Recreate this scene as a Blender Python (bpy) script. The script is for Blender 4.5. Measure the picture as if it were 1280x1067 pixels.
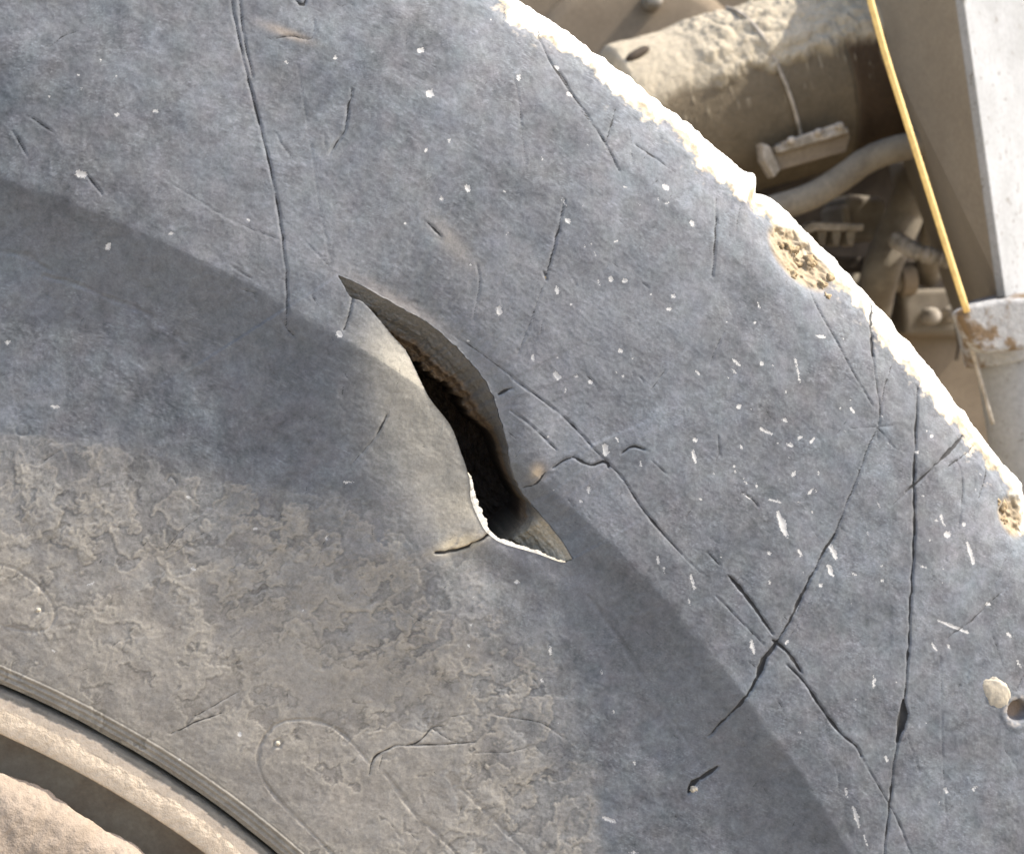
import bpy, math, random
import numpy as np

# ------------------------------------------------------------------ scene, camera, sky, sun
for o in list(bpy.data.objects):
    bpy.data.objects.remove(o, do_unlink=True)
scene = bpy.context.scene
COL = scene.collection
random.seed(7)
rng = np.random.default_rng(11)

# world: tyre axle at the origin, tyre lies in the XZ plane, its outer face looks towards -Y, Z is up
CAM = np.array([0.4456, -0.8149, 0.7552])
PITCH, YAW = math.radians(-5.09), math.radians(7.39)
FPX = 1800.0
FWD = np.array([math.sin(YAW)*math.cos(PITCH), math.cos(YAW)*math.cos(PITCH), math.sin(PITCH)])
RIGHT = np.array([math.cos(YAW), -math.sin(YAW), 0.0])
UP = np.cross(RIGHT, FWD)

cam_d = bpy.data.cameras.new('camera')
cam = bpy.data.objects.new('camera', cam_d)
COL.objects.link(cam)
from mathutils import Matrix, Vector
m = Matrix(((RIGHT[0], UP[0], -FWD[0], CAM[0]), (RIGHT[1], UP[1], -FWD[1], CAM[1]),
            (RIGHT[2], UP[2], -FWD[2], CAM[2]), (0, 0, 0, 1)))
cam.matrix_world = m
cam_d.sensor_width = 36.0
cam_d.lens = 36.0*FPX/1280.0
cam_d.clip_start = 0.02
cam_d.clip_end = 2000
cam_d.dof.use_dof = True
cam_d.dof.focus_distance = 0.80
cam_d.dof.aperture_fstop = 9.5
scene.camera = cam

SUN = np.array([0.64, -0.12, 0.77]); SUN /= np.linalg.norm(SUN)
world = bpy.data.worlds.new('World'); scene.world = world
world.use_nodes = True
nt = world.node_tree
sky = nt.nodes.new('ShaderNodeTexSky')
sky.sky_type = 'NISHITA'; sky.sun_disc = False
sky.sun_elevation = math.asin(SUN[2])
sky.sun_rotation = math.atan2(SUN[0], SUN[1])
sky.air_density = 1.0; sky.dust_density = 3.0; sky.ozone_density = 1.0
bgn = nt.nodes['Background']; bgn.inputs['Strength'].default_value = 0.14
nt.links.new(sky.outputs[0], bgn.inputs[0])
sun_d = bpy.data.lights.new('sun', 'SUN'); sun_d.energy = 2.9; sun_d.angle = math.radians(0.5)
sun_d.color = (1.0, 0.95, 0.87)
sun = bpy.data.objects.new('sun', sun_d); COL.objects.link(sun)
sun.rotation_euler = Vector(-SUN).to_track_quat('-Z', 'Y').to_euler()
sun.location = Vector(SUN*5)

scene.view_settings.view_transform = 'Standard'
scene.view_settings.look = 'None'
scene.view_settings.gamma = 1.0
scene.view_settings.use_curve_mapping = False
scene.view_settings.exposure = 1.9
scene.render.resolution_x = 1024; scene.render.resolution_y = 853

# ------------------------------------------------------------------ helpers
def at(px, py, Y=0.0):
    """photo coordinates -> point on the plane y = Y"""
    d = FWD + RIGHT*((px-640.0)/FPX) + UP*((533.5-py)/FPX)
    return CAM + d*((Y-CAM[1])/d[1])

def at_arr(P, Y=0.0):
    return np.array([at(p[0], p[1], Y) for p in P])

def ray(px, py):
    d = FWD + RIGHT*((px-640.0)/FPX) + UP*((533.5-py)/FPX)
    return d/np.linalg.norm(d)

PX = 0.00046                       # metres per photo pixel on the tyre face

def link(o, parent=None, label=None, cat=None, group=None, kind=None):
    COL.objects.link(o)
    if parent is not None: o.parent = parent
    if label: o['label'] = label
    if cat: o['category'] = cat
    if group: o['group'] = group
    if kind: o['kind'] = kind
    return o

def empty(name, loc, label, cat, group=None):
    o = bpy.data.objects.new(name, None); o.location = loc
    o.empty_display_size = 0.05
    link(o, None, label, cat, group)
    bpy.context.view_layer.update()
    return o

def mesh_obj(name, V, F, mat, parent=None, smooth=True, attrs=None, **kw):
    """V (n,3) world coordinates, F (m,3|4) ints"""
    V = np.asarray(V, dtype=np.float64)
    if parent is not None:
        V = V - np.array(parent.matrix_world.translation)
    me = bpy.data.meshes.new(name)
    if isinstance(F, np.ndarray):
        n, k = F.shape
        me.vertices.add(len(V)); me.vertices.foreach_set('co', V.astype(np.float32).ravel())
        me.loops.add(n*k); me.loops.foreach_set('vertex_index', F.astype(np.int32).ravel())
        me.polygons.add(n)
        me.polygons.foreach_set('loop_start', np.arange(0, n*k, k, dtype=np.int32))
        me.polygons.foreach_set('loop_total', np.full(n, k, dtype=np.int32))
        me.update(calc_edges=True)
    else:
        me.from_pydata([tuple(v) for v in V], [], F)
    if smooth:
        me.polygons.foreach_set('use_smooth', np.ones(len(me.polygons), dtype=bool))
    if attrs:
        for an, arr in attrs.items():
            if arr.ndim == 1:
                a = me.attributes.new(an, 'FLOAT', 'POINT'); a.data.foreach_set('value', arr.astype(np.float32))
            else:
                a = me.attributes.new(an, 'FLOAT_COLOR', 'POINT')
                c = np.ones((len(arr), 4), np.float32); c[:, :3] = arr
                a.data.foreach_set('color', c.ravel())
    me.validate()
    me.materials.append(mat)
    o = bpy.data.objects.new(name, me)
    return link(o, parent, **kw)

def grid_faces(nu, nv, wrap_u=False, flip=False):
    a = np.arange(nu*nv).reshape(nu, nv)
    if wrap_u: a = np.vstack([a, a[:1]])
    q = np.stack([a[:-1, :-1], a[1:, :-1], a[1:, 1:], a[:-1, 1:]], -1).reshape(-1, 4)
    return q[:, ::-1].copy() if flip else q

def sstep(a, b, x):
    t = np.clip((x-a)/(b-a), 0, 1); return t*t*(3-2*t)

_TAB = {}
def _tab(seed):
    if seed not in _TAB:
        a = np.random.default_rng(seed+1000).random((256, 256)).astype(np.float32)*2*np.pi
        _TAB[seed] = (np.cos(a).ravel(), np.sin(a).ravel())
    return _TAB[seed]

def gnoise(x, y, seed=0):
    gx, gy = _tab(seed)
    x = np.asarray(x); y = np.asarray(y)
    xf = np.floor(x); yf = np.floor(y)
    fx = (x-xf).astype(np.float32); fy = (y-yf).astype(np.float32)
    xi = xf.astype(np.int32) & 255; yi = yf.astype(np.int32) & 255
    x1 = (xi+1) & 255; y1 = ((yi+1) & 255)*256; y0 = yi*256
    u = fx*fx*fx*(fx*(fx*6-15)+10); v = fy*fy*fy*(fy*(fy*6-15)+10)
    def g(i, dx, dy): return gx[i]*(fx-dx)+gy[i]*(fy-dy)
    n0 = g(y0+xi, 0, 0); n0 = n0+(g(y0+x1, 1, 0)-n0)*u
    n1 = g(y1+xi, 0, 1); n1 = n1+(g(y1+x1, 1, 1)-n1)*u
    return (n0+(n1-n0)*v)*1.4

def fbm(x, y, seed=0, octv=4, gain=0.5, lac=2.03):
    s = 0; a = 1.0; t = 0
    for i in range(octv):
        s = s+a*gnoise(x, y, seed+i*17); t += a; a *= gain; x = x*lac+3.1; y = y*lac+7.7
    return s/t*1.3

# ------------------------------------------------------------------ materials
def new_mat(name):
    mt = bpy.data.materials.new(name); mt.use_nodes = True
    n = mt.node_tree.nodes; l = mt.node_tree.links
    return mt, n, l, n['Principled BSDF']

def N(n, typ, **kw):
    x = n.new(typ)
    for k, v in kw.items(): setattr(x, k, v)
    return x

def math_node(n, l, op, a, b=None, clamp=False):
    x = N(n, 'ShaderNodeMath', operation=op, use_clamp=clamp)
    for i, v in enumerate((a, b)):
        if v is None: continue
        if isinstance(v, (int, float)): x.inputs[i].default_value = v
        else: l.new(v, x.inputs[i])
    return x.outputs[0]

def maprange(n, l, v, a, b, c=0.0, d=1.0, smooth=True):
    x = N(n, 'ShaderNodeMapRange')
    if smooth: x.interpolation_type = 'SMOOTHSTEP'
    l.new(v, x.inputs[0])
    for i, t in enumerate((a, b, c, d)): x.inputs[i+1].default_value = t
    return x.outputs[0]

def mixc(n, l, fac, a, b, mode='MIX'):
    x = N(n, 'ShaderNodeMix', data_type='RGBA', blend_type=mode)
    if isinstance(fac, float): x.inputs[0].default_value = fac
    else: l.new(fac, x.inputs[0])
    for i, v in ((6, a), (7, b)):
        if isinstance(v, tuple): x.inputs[i].default_value = (*v, 1)
        else: l.new(v, x.inputs[i])
    return x.outputs[2]

def noise(n, l, scale, detail=4, rough=0.55, vec=None, dist=0.0):
    x = N(n, 'ShaderNodeTexNoise'); x.inputs['Scale'].default_value = scale
    x.inputs['Detail'].default_value = detail; x.inputs['Roughness'].default_value = rough
    x.inputs['Distortion'].default_value = dist
    if vec is not None: l.new(vec, x.inputs['Vector'])
    return x.outputs[0]

def coords(n): return N(n, 'ShaderNodeTexCoord').outputs['Object']

def rubber_mat():
    mt, n, l, b = new_mat('dusty_rubber')
    co = coords(n)
    col = N(n, 'ShaderNodeAttribute', attribute_name='col').outputs['Color']
    crk = N(n, 'ShaderNodeAttribute', attribute_name='crackd').outputs['Fac']
    chp = N(n, 'ShaderNodeAttribute', attribute_name='chipd').outputs['Fac']
    gr = noise(n, l, 900, 3, 0.7, co)
    gr2 = noise(n, l, 240, 5, 0.65, co)
    k = maprange(n, l, gr, 0.25, 0.75, 0.84, 1.16, False)
    k2 = maprange(n, l, gr2, 0.25, 0.75, 0.80, 1.20, False)
    kk = math_node(n, l, 'MULTIPLY', k, k2)
    c = mixc(n, l, 1.0, col, kk, 'MULTIPLY')
    # pale chips with ragged edges
    chn = math_node(n, l, 'ADD', chp, math_node(n, l, 'MULTIPLY', math_node(n, l, 'ADD', math_node(n, l, 'SUBTRACT', gr, 0.5), math_node(n, l, 'MULTIPLY', math_node(n, l, 'SUBTRACT', gr2, 0.5), 0.8)), 3.6))
    cm = maprange(n, l, chn, 0.22, -0.22)
    c = mixc(n, l, math_node(n, l, 'MULTIPLY', cm, 0.85), c, (0.41, 0.395, 0.37))
    # cracks open the black rubber under the dust
    cn = math_node(n, l, 'ADD', crk, math_node(n, l, 'MULTIPLY', math_node(n, l, 'SUBTRACT', gr2, 0.5), 0.9))
    km = maprange(n, l, cn, 0.24, -0.24)
    c = mixc(n, l, math_node(n, l, 'MULTIPLY', km, 0.93), c, (0.016, 0.015, 0.014))
    l.new(c, b.inputs['Base Color'])
    b.inputs['Roughness'].default_value = 0.78
    b.inputs['Specular IOR Level'].default_value = 0.22
    hgt = math_node(n, l, 'ADD', math_node(n, l, 'MULTIPLY', gr, 0.5), gr2)
    bp = N(n, 'ShaderNodeBump'); bp.inputs['Strength'].default_value = 0.35; bp.inputs['Distance'].default_value = 0.0006
    l.new(hgt, bp.inputs['Height']); l.new(bp.outputs[0], b.inputs['Normal'])
    return mt

def attr_mat(name, rough=0.85, spec=0.15, scale=300, amp=0.15, bump=0.3, dist=0.001):
    """procedural grain over the colour field stored on the mesh"""
    mt, n, l, b = new_mat(name)
    co = coords(n)
    col = N(n, 'ShaderNodeAttribute', attribute_name='col').outputs['Color']
    g = noise(n, l, scale, 5, 0.65, co)
    k = maprange(n, l, g, 0.25, 0.75, 1-amp, 1+amp, False)
    l.new(mixc(n, l, 1.0, col, k, 'MULTIPLY'), b.inputs['Base Color'])
    b.inputs['Roughness'].default_value = rough
    b.inputs['Specular IOR Level'].default_value = spec
    bp = N(n, 'ShaderNodeBump'); bp.inputs['Strength'].default_value = bump; bp.inputs['Distance'].default_value = dist
    l.new(g, bp.inputs['Height']); l.new(bp.outputs[0], b.inputs['Normal'])
    return mt

def dusty_mat(name, c1, c2, scale=25, rough=0.85, spec=0.2, bump=0.25, dist=0.002, lo=0.35, hi=0.65, fine=260, c3=None, spots=None):
    mt, n, l, b = new_mat(name)
    co = coords(n)
    a = noise(n, l, scale, 6, 0.6, co, 0.3)
    f = noise(n, l, fine, 4, 0.7, co)
    c = mixc(n, l, maprange(n, l, a, lo, hi), c1, c2)
    if c3 is not None:
        s = noise(n, l, spots or 60, 4, 0.7, co)
        c = mixc(n, l, maprange(n, l, s, 0.60, 0.67), c, c3)
    c = mixc(n, l, 1.0, c, maprange(n, l, f, 0.25, 0.75, 0.82, 1.18, False), 'MULTIPLY')
    l.new(c, b.inputs['Base Color'])
    b.inputs['Roughness'].default_value = rough
    b.inputs['Specular IOR Level'].default_value = spec
    h = math_node(n, l, 'ADD', a, math_node(n, l, 'MULTIPLY', f, 0.35))
    bp = N(n, 'ShaderNodeBump'); bp.inputs['Strength'].default_value = bump; bp.inputs['Distance'].default_value = dist
    l.new(h, bp.inputs['Height']); l.new(bp.outputs[0], b.inputs['Normal'])
    return mt

M_RUB = rubber_mat()
M_TREAD = dusty_mat('dusty_tread_rubber', (0.46, 0.41, 0.32), (0.30, 0.26, 0.20), 18)
M_PLAIN_RUB = dusty_mat('plain_rubber', (0.10, 0.10, 0.105), (0.15, 0.145, 0.14), 30)
M_CAV = attr_mat('torn_rubber_and_cord', 0.7, 0.25, 500, 0.30, 0.6, 0.0012)
M_LIP = attr_mat('cut_rubber_lip', 0.85, 0.1, 600, 0.12, 0.3, 0.0006)
M_ATTR = attr_mat('caked_dust', 0.95, 0.05, 220, 0.16, 0.6, 0.003)

# ------------------------------------------------------------------ ground
gm = dusty_mat('yard_dirt', (0.24, 0.20, 0.15), (0.32, 0.27, 0.20), 0.8, 0.95, 0.05, 0.4, 0.02)
G = 400.0; zg = -1.094
mesh_obj('ground', np.array([[-G, -G, zg], [G, -G, zg], [G, G, zg], [-G, G, zg]]), [(0, 1, 2, 3)], gm, None, False, kind='structure')

# ------------------------------------------------------------------ the tyre
tyre = empty('tyre', (0, 0, -1.09), 'huge dusty black truck tyre with a deep gash torn through its sidewall', 'tyre')

# sidewall profile: outward height h (towards the camera) against radius
PROF = [(.600, -.010), (.602, -.004), (.605, -.001), (.613, .0020), (.640, .0040), (.660, .0048), (.680, .0056), (.700, .0065), (.740, .0084), (.780, .0103), (.800, .0112), (.815, .0119),
        (.829, .0128), (.840, .0142), (.850, .0160), (.8585, .0179), (.8630, .0190), (.885, .0190), (.930, .0162), (1.000, .0085), (1.035, .002), (1.050, -.0035), (1.064, -.0105), (1.074, -.020), (1.081, -.032), (1.085, -.045), (1.087, -.060), (1.088, -.075)]
PR, PH = np.array(PROF).T
_t = np.linspace(0.600, 1.088, 2400)
_h = np.interp(_t, PR, PH)
_k = np.exp(-0.5*(np.arange(-40, 41)/7.0)**2); _k /= _k.sum()
_hs = np.convolve(np.pad(_h, 40, mode='edge'), _k, 'valid')
_w = sstep(0.625, 0.64, _t)*(1-sstep(1.05, 1.07, _t))
_h = _h*(1-_w)+_hs*_w
def prof(r): return np.interp(r, _t, _h)

SP = 0.00074
rows = np.concatenate([np.arange(0.600, 0.6178, 0.0005), np.arange(0.618, 1.052, SP), np.arange(1.052, 1.0805, 0.00055), np.linspace(1.0807, 1.088, 34)])
TH0, TH1 = math.radians(19.5), math.radians(83.0)
dth = SP/0.86
dense = np.arange(TH0, TH1, dth)
rest = np.linspace(TH1+0.002, TH0+2*math.pi-0.002, 190)
ths = np.concatenate([dense, rest])
NT, NR = len(ths), len(rows)
TT, RR = np.meshgrid(ths, rows, indexing='ij')
X = RR*np.cos(TT); Z = RR*np.sin(TT)
xm, zm = X*1000, Z*1000            # millimetres
H = prof(RR+(0.0035*fbm(xm/70, zm/70, 901, 3)+0.0012*fbm(xm/16, zm/16, 905, 3))*sstep(0.66, 0.72, RR)*(1-sstep(0.98, 1.03, RR)))
H += 0.0011*fbm(xm/60, zm/60, 911, 3)*sstep(0.64, 0.70, RR)*(1-sstep(1.0, 1.05, RR))
ND = len(dense)

# photo-like parametrisation of the face (where on the tyre a stain or cut sits)
def to_px(x, y, z):
    dx, dy, dz = x-CAM[0], y-CAM[1], z-CAM[2]
    f = dx*FWD[0]+dy*FWD[1]+dz*FWD[2]
    return (640+FPX*(dx*RIGHT[0]+dy*RIGHT[1]+dz*RIGHT[2])/f, 533.5-FPX*(dx*UP[0]+dy*UP[1]+dz*UP[2])/f)

def surf(px, py):
    """point on the sidewall under a photo position: plane coordinates (x, z)"""
    h = 0.0
    for _ in range(4):
        p = at(px, py, -h); h = float(prof(math.hypot(p[0], p[2])))
    return p[0], p[2]

def surf_poly(P): return np.array([surf(*p) for p in P])

def resample(P, n):
    P = np.asarray(P, float)
    # Catmull-Rom then even arc length
    Q = np.vstack([2*P[0]-P[1], P, 2*P[-1]-P[-2]])
    out = []
    for i in range(1, len(Q)-2):
        t = np.linspace(0, 1, 16, endpoint=False)[:, None]
        p0, p1, p2, p3 = Q[i-1], Q[i], Q[i+1], Q[i+2]
        out.append(0.5*(2*p1+(p2-p0)*t+(2*p0-5*p1+4*p2-p3)*t*t+(3*p1-p0-3*p2+p3)*t**3))
    out = np.vstack(out+[P[-1:]])
    s = np.concatenate([[0], np.cumsum(np.linalg.norm(np.diff(out, axis=0), axis=1))])
    q = np.linspace(0, s[-1], n)
    return np.stack([np.interp(q, s, out[:, k]) for k in range(out.shape[1])], 1)

def window(lo, hi):
    """index slices of the dense part of the grid covering a bounding box in the plane"""
    c = np.array([(x, z) for x in np.linspace(lo[0], hi[0], 5) for z in np.linspace(lo[1], hi[1], 5)])
    r = np.hypot(c[:, 0], c[:, 1]); t = np.arctan2(c[:, 1], c[:, 0])
    i0, i1 = np.searchsorted(dense, [t.min()-0.001, t.max()+0.001])
    j0, j1 = np.searchsorted(rows, [r.min()-0.001, r.max()+0.001])
    return slice(i0, max(i1, i0)), slice(j0, max(j1, j0))

# ---- gash outline
U_PX = [(421, 343), (447, 354), (483, 374), (512, 390), (541, 407), (574, 436), (594, 458), (609, 477), (621, 502), (632, 539), (637, 562), (640, 585), (654, 616), (669, 634), (693, 663), (706, 680), (717, 699)]
L_PX = [(421, 343), (428, 354), (438, 371), (454, 378), (475, 401), (490, 419), (508, 440), (524, 473), (537, 498), (561, 529), (572, 556), (582, 585), (586, 603), (587, 622), (599, 651), (609, 665), (627, 677), (669, 690), (702, 702), (717, 699)]
UP_ = resample(surf_poly(U_PX), 420)
LP_ = resample(surf_poly(L_PX), 460)
ju = fbm(np.arange(420)*0.09, np.ones(420), 6, 4)*0.0009*np.sin(np.linspace(0, np.pi, 420))
UP_[:, 0] += ju; UP_[:, 1] += ju*0.8
jit = fbm(np.arange(460)*0.11, np.zeros(460), 5, 3)*0.0005*np.sin(np.linspace(0, np.pi, 460))
LP_[:, 0] += jit; LP_[:, 1] -= jit
OUT = np.vstack([UP_, LP_[::-1][1:-1]])

def nearest(P, qx, qz):
    """distance, index, of points to a polyline (dense samples)"""
    best = np.full(qx.shape, 1e9); idx = np.zeros(qx.shape, int)
    for i in range(len(P)):
        d = (qx-P[i, 0])**2+(qz-P[i, 1])**2
        m_ = d < best; best[m_] = d[m_]; idx[m_] = i
    return np.sqrt(best), idx

def inside(P, qx, qz):
    c = np.zeros(qx.shape, bool); j = len(P)-1
    for i in range(len(P)):
        a, b_ = P[i], P[j]
        if a[1] != b_[1]:
            t = ((a[1] > qz) != (b_[1] > qz)) & (qx < (b_[0]-a[0])*(qz-a[1])/(b_[1]-a[1])+a[0])
            c ^= t
        j = i
    return c

# ---- colour fields on the rubber (albedo)
WP = 1000.0
base = np.array([0.0965, 0.1005, 0.1065])
mot = fbm(xm/42, zm/42, 3, 5, 0.58)
mot2 = fbm(xm/9, zm/9, 23, 4, 0.62)
fine = fbm(xm/2.2, zm/2.2, 43, 2, 0.6)
# short scuffs following the circumference
al = np.cos(0.9)*xm+np.sin(0.9)*zm; ac = -np.sin(0.9)*xm+np.cos(0.9)*zm
scuff = fbm(al/1.3, ac/6.0, 61, 2)
hair = fbm((al+0.15*ac)/0.55, ac/5.5, 63, 2); hair2 = fbm((xm*0.98+zm*0.2)/0.6, (zm*0.98-xm*0.2)/6.0, 67, 2)
pat = sstep(-0.15, 0.35, fbm(xm/28, zm/28, 71, 3)); pat2 = sstep(-0.1, 0.4, fbm(xm/35, zm/35, 73, 3))
big = fbm(xm/110, zm/110, 75, 3)
tone = 1.0+0.25*big+0.34*mot+0.34*mot2+0.17*fine+0.08*scuff+0.40*pat*sstep(0.22, 0.55, hair)+0.32*pat2*sstep(0.25, 0.55, hair2)-0.22*pat*sstep(-0.22, -0.5, hair)-0.15*pat2*sstep(-0.25, -0.5, hair2)
Cc = base[None, None, :]*np.clip(tone, 0.4, 2.2)[..., None]
pxx, pyy = to_px(X, -H, Z)
hue = fbm(xm/17, zm/17, 81, 3); hue2 = fbm(xm/60, zm/60, 83, 3)
Cc[..., 0] *= 1+0.05*hue+0.05*hue2; Cc[..., 2] *= 1-0.03*hue-0.03*hue2; Cc[..., 1] *= 1+0.03*fbm(xm/13, zm/13, 85, 2)

def blob(cx, cy, rx, ry, ang=0.0, p=2.0):
    c, s = math.cos(math.radians(ang)), math.sin(math.radians(ang))
    u = ((pxx-cx)*c+(pyy-cy)*s)/rx; v = (-(pxx-cx)*s+(pyy-cy)*c)/ry
    return np.exp(-(u*u+v*v)**(p/2))

def tint(C, mask, colr, amt=1.0):
    mk = np.clip(mask*amt, 0, 1)[..., None]
    return C*(1-mk)+np.array(colr)[None, None, :]*mk

# cooler, paler wash on the upper shoulder and along the crease
Cc = tint(Cc, blob(700, 430, 150, 130)+0.7*blob(330, 300, 170, 90, 25)+0.6*blob(740, 620, 90, 60, 40), (0.160, 0.161, 0.167), 0.45)
# brown dust cover of the lower sidewall with a scalloped, layered edge
bl = np.array([(-900, 500), (0, 545), (120, 560), (260, 600), (430, 625), (520, 690), (600, 770), (670, 850), (715, 930), (740, 1010), (760, 1150), (790, 1500)], float)
yb = np.interp(pxx, bl[:, 0], bl[:, 1]); xb = np.interp(pyy, bl[:, 1], bl[:, 0])
sd = np.minimum(pyy-yb, (xb-pxx)*1.2)         # >0 on the dusty side, photo pixels
wx = fbm(xm/20, zm/20, 101, 4, 0.55); wz = fbm(xm/20+9, zm/20+4, 131, 4, 0.55)
sc = fbm((xm+wx*20)/34, (zm+wz*20)/34, 151, 4, 0.45)
inr = 1-sstep(0.82, 0.845, RR)
smooth_c = sstep(-190, 260, sd+80*sc)*inr
lowz = 1-sstep(0.66, 0.80, RR+0.03*sc)
dcol = np.array([0.186, 0.171, 0.150])[None, None, :]*(1-lowz[..., None])+np.array([0.222, 0.192, 0.153])[None, None, :]*lowz[..., None]
dcol = dcol*(1+0.15*mot2+0.10*fine+0.10*mot)[..., None]
Cc = Cc*(1-0.62*smooth_c[..., None])+dcol*0.62*smooth_c[..., None]
cover_h = np.zeros(X.shape)
Cc = tint(Cc, 1-sstep(0.612, 0.622, RR), (0.165, 0.147, 0.118), 0.8)
# overlapping flakes of dried dust: every layer ends in a scalloped, slightly raised pale rim
dr_ = np.gradient(rows*1000)[None, :]; dt_ = np.gradient(ths)[:, None]*RR*1000
for k, (off, big_s, lob_s) in enumerate(((-75, 46, 18), (-40, 36, 13), (-5, 42, 19), (25, 34, 12), (60, 48, 17), (105, 38, 15), (155, 44, 19), (220, 50, 17))):
    w1 = fbm(xm/11, zm/11, 1101+k*7, 3); w2 = fbm(xm/11+5, zm/11+3, 1151+k*7, 3)
    f = 1.25*fbm((xm+w1*6)/big_s, (zm+w2*6)/big_s, 1201+k*11, 3, 0.45)
    f = f+0.42*np.abs(gnoise((xm+w1*5)/lob_s, (zm+w2*5)/lob_s, 1301+k))+0.20*np.abs(gnoise((xm+w2*3)/4.6, (zm+w1*3)/4.6, 1331+k))-0.16
    f = 1.25*f+(sd-off)/250.0
    f = f*1.0
    gr_ = np.sqrt((np.gradient(f, axis=1)/dr_)**2+(np.gradient(f, axis=0)/dt_)**2)
    d = f/np.maximum(gr_, 0.012)                       # millimetres inside the flake
    ex = sstep(-0.30, 0.20, fbm(xm/33, zm/33, 1401+k, 3))*inr*sstep(-170, 60, sd+60*sc)
    ins_k = sstep(-0.25, 0.25, d)*ex
    rimk = sstep(-0.4, 0.3, d)*np.exp(-np.clip(d, 0, 50)/1.5)*ex
    body = np.exp(-np.clip(d, 0, 50)/9.0)*ins_k
    fadek = 0.38+0.62*sstep(-70, 150, sd+60*sc)
    Cc = tint(Cc, (0.30*body+0.68*rimk)*fadek, (0.205, 0.200, 0.188) if k < 3 else (0.250, 0.226, 0.187), 1.0)
    Cc *= (1-0.26*np.exp(-((d+0.9)/0.8)**2)*ex*fadek)[..., None]
    cover_h += (ins_k*0.00012+rimk*0.00012)*(0.4+0.6*fadek)
trm = sstep(-60, 40, sd)*inr
# blistered pits in the dust beside the lower cut
pit = fbm(xm/2.6, zm/2.6, 171, 2)
pitm = (blob(440, 690, 75, 80)+0.6*blob(560, 740, 60, 40)+0.5*blob(330, 820, 90, 60)).clip(0, 1)
cover_h += -0.00028*sstep(0.12, 0.5, pit)*pitm
# pale tan dust on the flap
flapm = blob(545, 560, 62, 95, -25)+0.9*blob(500, 460, 38, 62, -33)+0.8*blob(585, 640, 36, 36)
Cc = tint(Cc, flapm, (0.33, 0.298, 0.235), 0.82)
Cc = tint(Cc, blob(500, 378, 62, 9, 30), (0.24, 0.215, 0.195), 0.5)
Cc = tint(Cc, blob(578, 673, 34, 9, -20)*sstep(-0.4, 0.2, mot2+0.25), (0.46, 0.39, 0.27), 1.1)
Cc = tint(Cc, blob(673, 592, 8, 11, 20), (0.40, 0.31, 0.20), 0.8)
Cc = tint(Cc, blob(360, 42, 30, 6, 20), (0.27, 0.22, 0.17), 0.7)
Cc = tint(Cc, blob(565, 300, 46, 12, 50), (0.23, 0.21, 0.185), 0.5*1)
Cc = tint(Cc, blob(665, 700, 85, 12, 28), (0.22, 0.22, 0.24), 0.5)
# ridge shade painted as a darker ring inside the raised band, ragged inner border
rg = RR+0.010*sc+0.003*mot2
ridge_shade = sstep(0.806, 0.832, rg)*(RR < 0.8640)*(0.75+0.25*sstep(-0.2, 0.4, mot))
Cc = tint(Cc, ridge_shade, (0.074, 0.077, 0.079), 0.50)

# ---- relief
H += 0.00013*mot2+0.00008*fine+0.00006*scuff+0.0005*mot+cover_h
H += 0.00009*fbm(al/1.6, ac/5.0, 77, 3)*(blob(690, 400, 190, 170)+0.15)
# bead ribs
rib = np.clip((RR-0.602)/0.0125, 0, 1)
H += np.where(RR < 0.6148, 0.00055*np.cos(rib*2*np.pi*3.5)*np.sin(np.pi*rib)**0.4, 0)

# ---- gash: bulging flap on the lower side, tucked lip on the upper side
lo = OUT.min(0)-0.14; hi = OUT.max(0)+0.14
wi, wj = window(lo, hi)
qx, qz = X[wi, wj], Z[wi, wj]
dU, iU = nearest(UP_[::3], qx, qz); iU = iU*3
dL, iL = nearest(LP_[::3], qx, qz); iL = iL*3
lower = dL < dU
sL = iL/459.0; sU = iU/419.0
Lq = np.linspace(0, 1, 460)
lpx = np.array([to_px(p[0], -0.015, p[1]) for p in LP_])
def alongL(pairs):
    """amplitude table given at photo x positions along the lower edge"""
    xs = [p[0] for p in pairs]; vs = [p[1] for p in pairs]
    return np.interp(lpx[:, 0], xs, vs)
A = alongL([(421, 0.0), (440, 0.0012), (475, 0.0055), (524, 0.0090), (561, 0.0105), (590, 0.0110), (607, 0.0090), (616, 0.0055), (640, 0.0035), (700, 0.0005), (717, 0.0)])
E_ = alongL([(421, 0.0), (440, 0.0005), (475, 0.0), (524, 0.0), (561, 0.0), (590, 0.002), (607, 0.004), (616, 0.005), (640, 0.003), (700, 0.0005), (717, 0.0)])
K = np.exp(-0.5*(np.arange(-30, 31)/12.0)**2); K /= K.sum()
A = np.convolve(np.pad(A, 30, mode='edge'), K, 'valid'); E_ = np.convolve(np.pad(E_, 30, mode='edge'), K, 'valid')
# blend amplitudes smoothly with distance so that no ray pattern shows
d0, sg = 0.032, 0.032
prof_b = np.exp(-((dL-d0)/sg)**2)
ed = np.exp(-(dL/0.012)**2)
TAU = 0.0035
sw = np.zeros(qx.shape); sa = np.zeros(qx.shape); se = np.zeros(qx.shape)
for i in range(0, 460, 4):
    g_ = np.exp(-(np.hypot(qx-LP_[i, 0], qz-LP_[i, 1])-dL)/TAU)
    sw += g_; sa += A[i]*g_; se += E_[i]*g_
Am, Em = sa/sw, se/sw
dS = dL-TAU*np.log(np.maximum(sw/6.0, 1.0))*sstep(0.004, 0.02, dL)
prof_b = np.where(dS < d0, 0.50+0.50*np.sin(0.5*np.pi*np.clip(dS/d0, 0, 1)), np.exp(-((dS-d0)/0.060)**2))
bul = Am*prof_b+Em*ed
from_tip = np.minimum(np.hypot(qx-OUT[0, 0], qz-OUT[0, 1]), np.hypot(qx-UP_[-1, 0], qz-UP_[-1, 1]))
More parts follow.
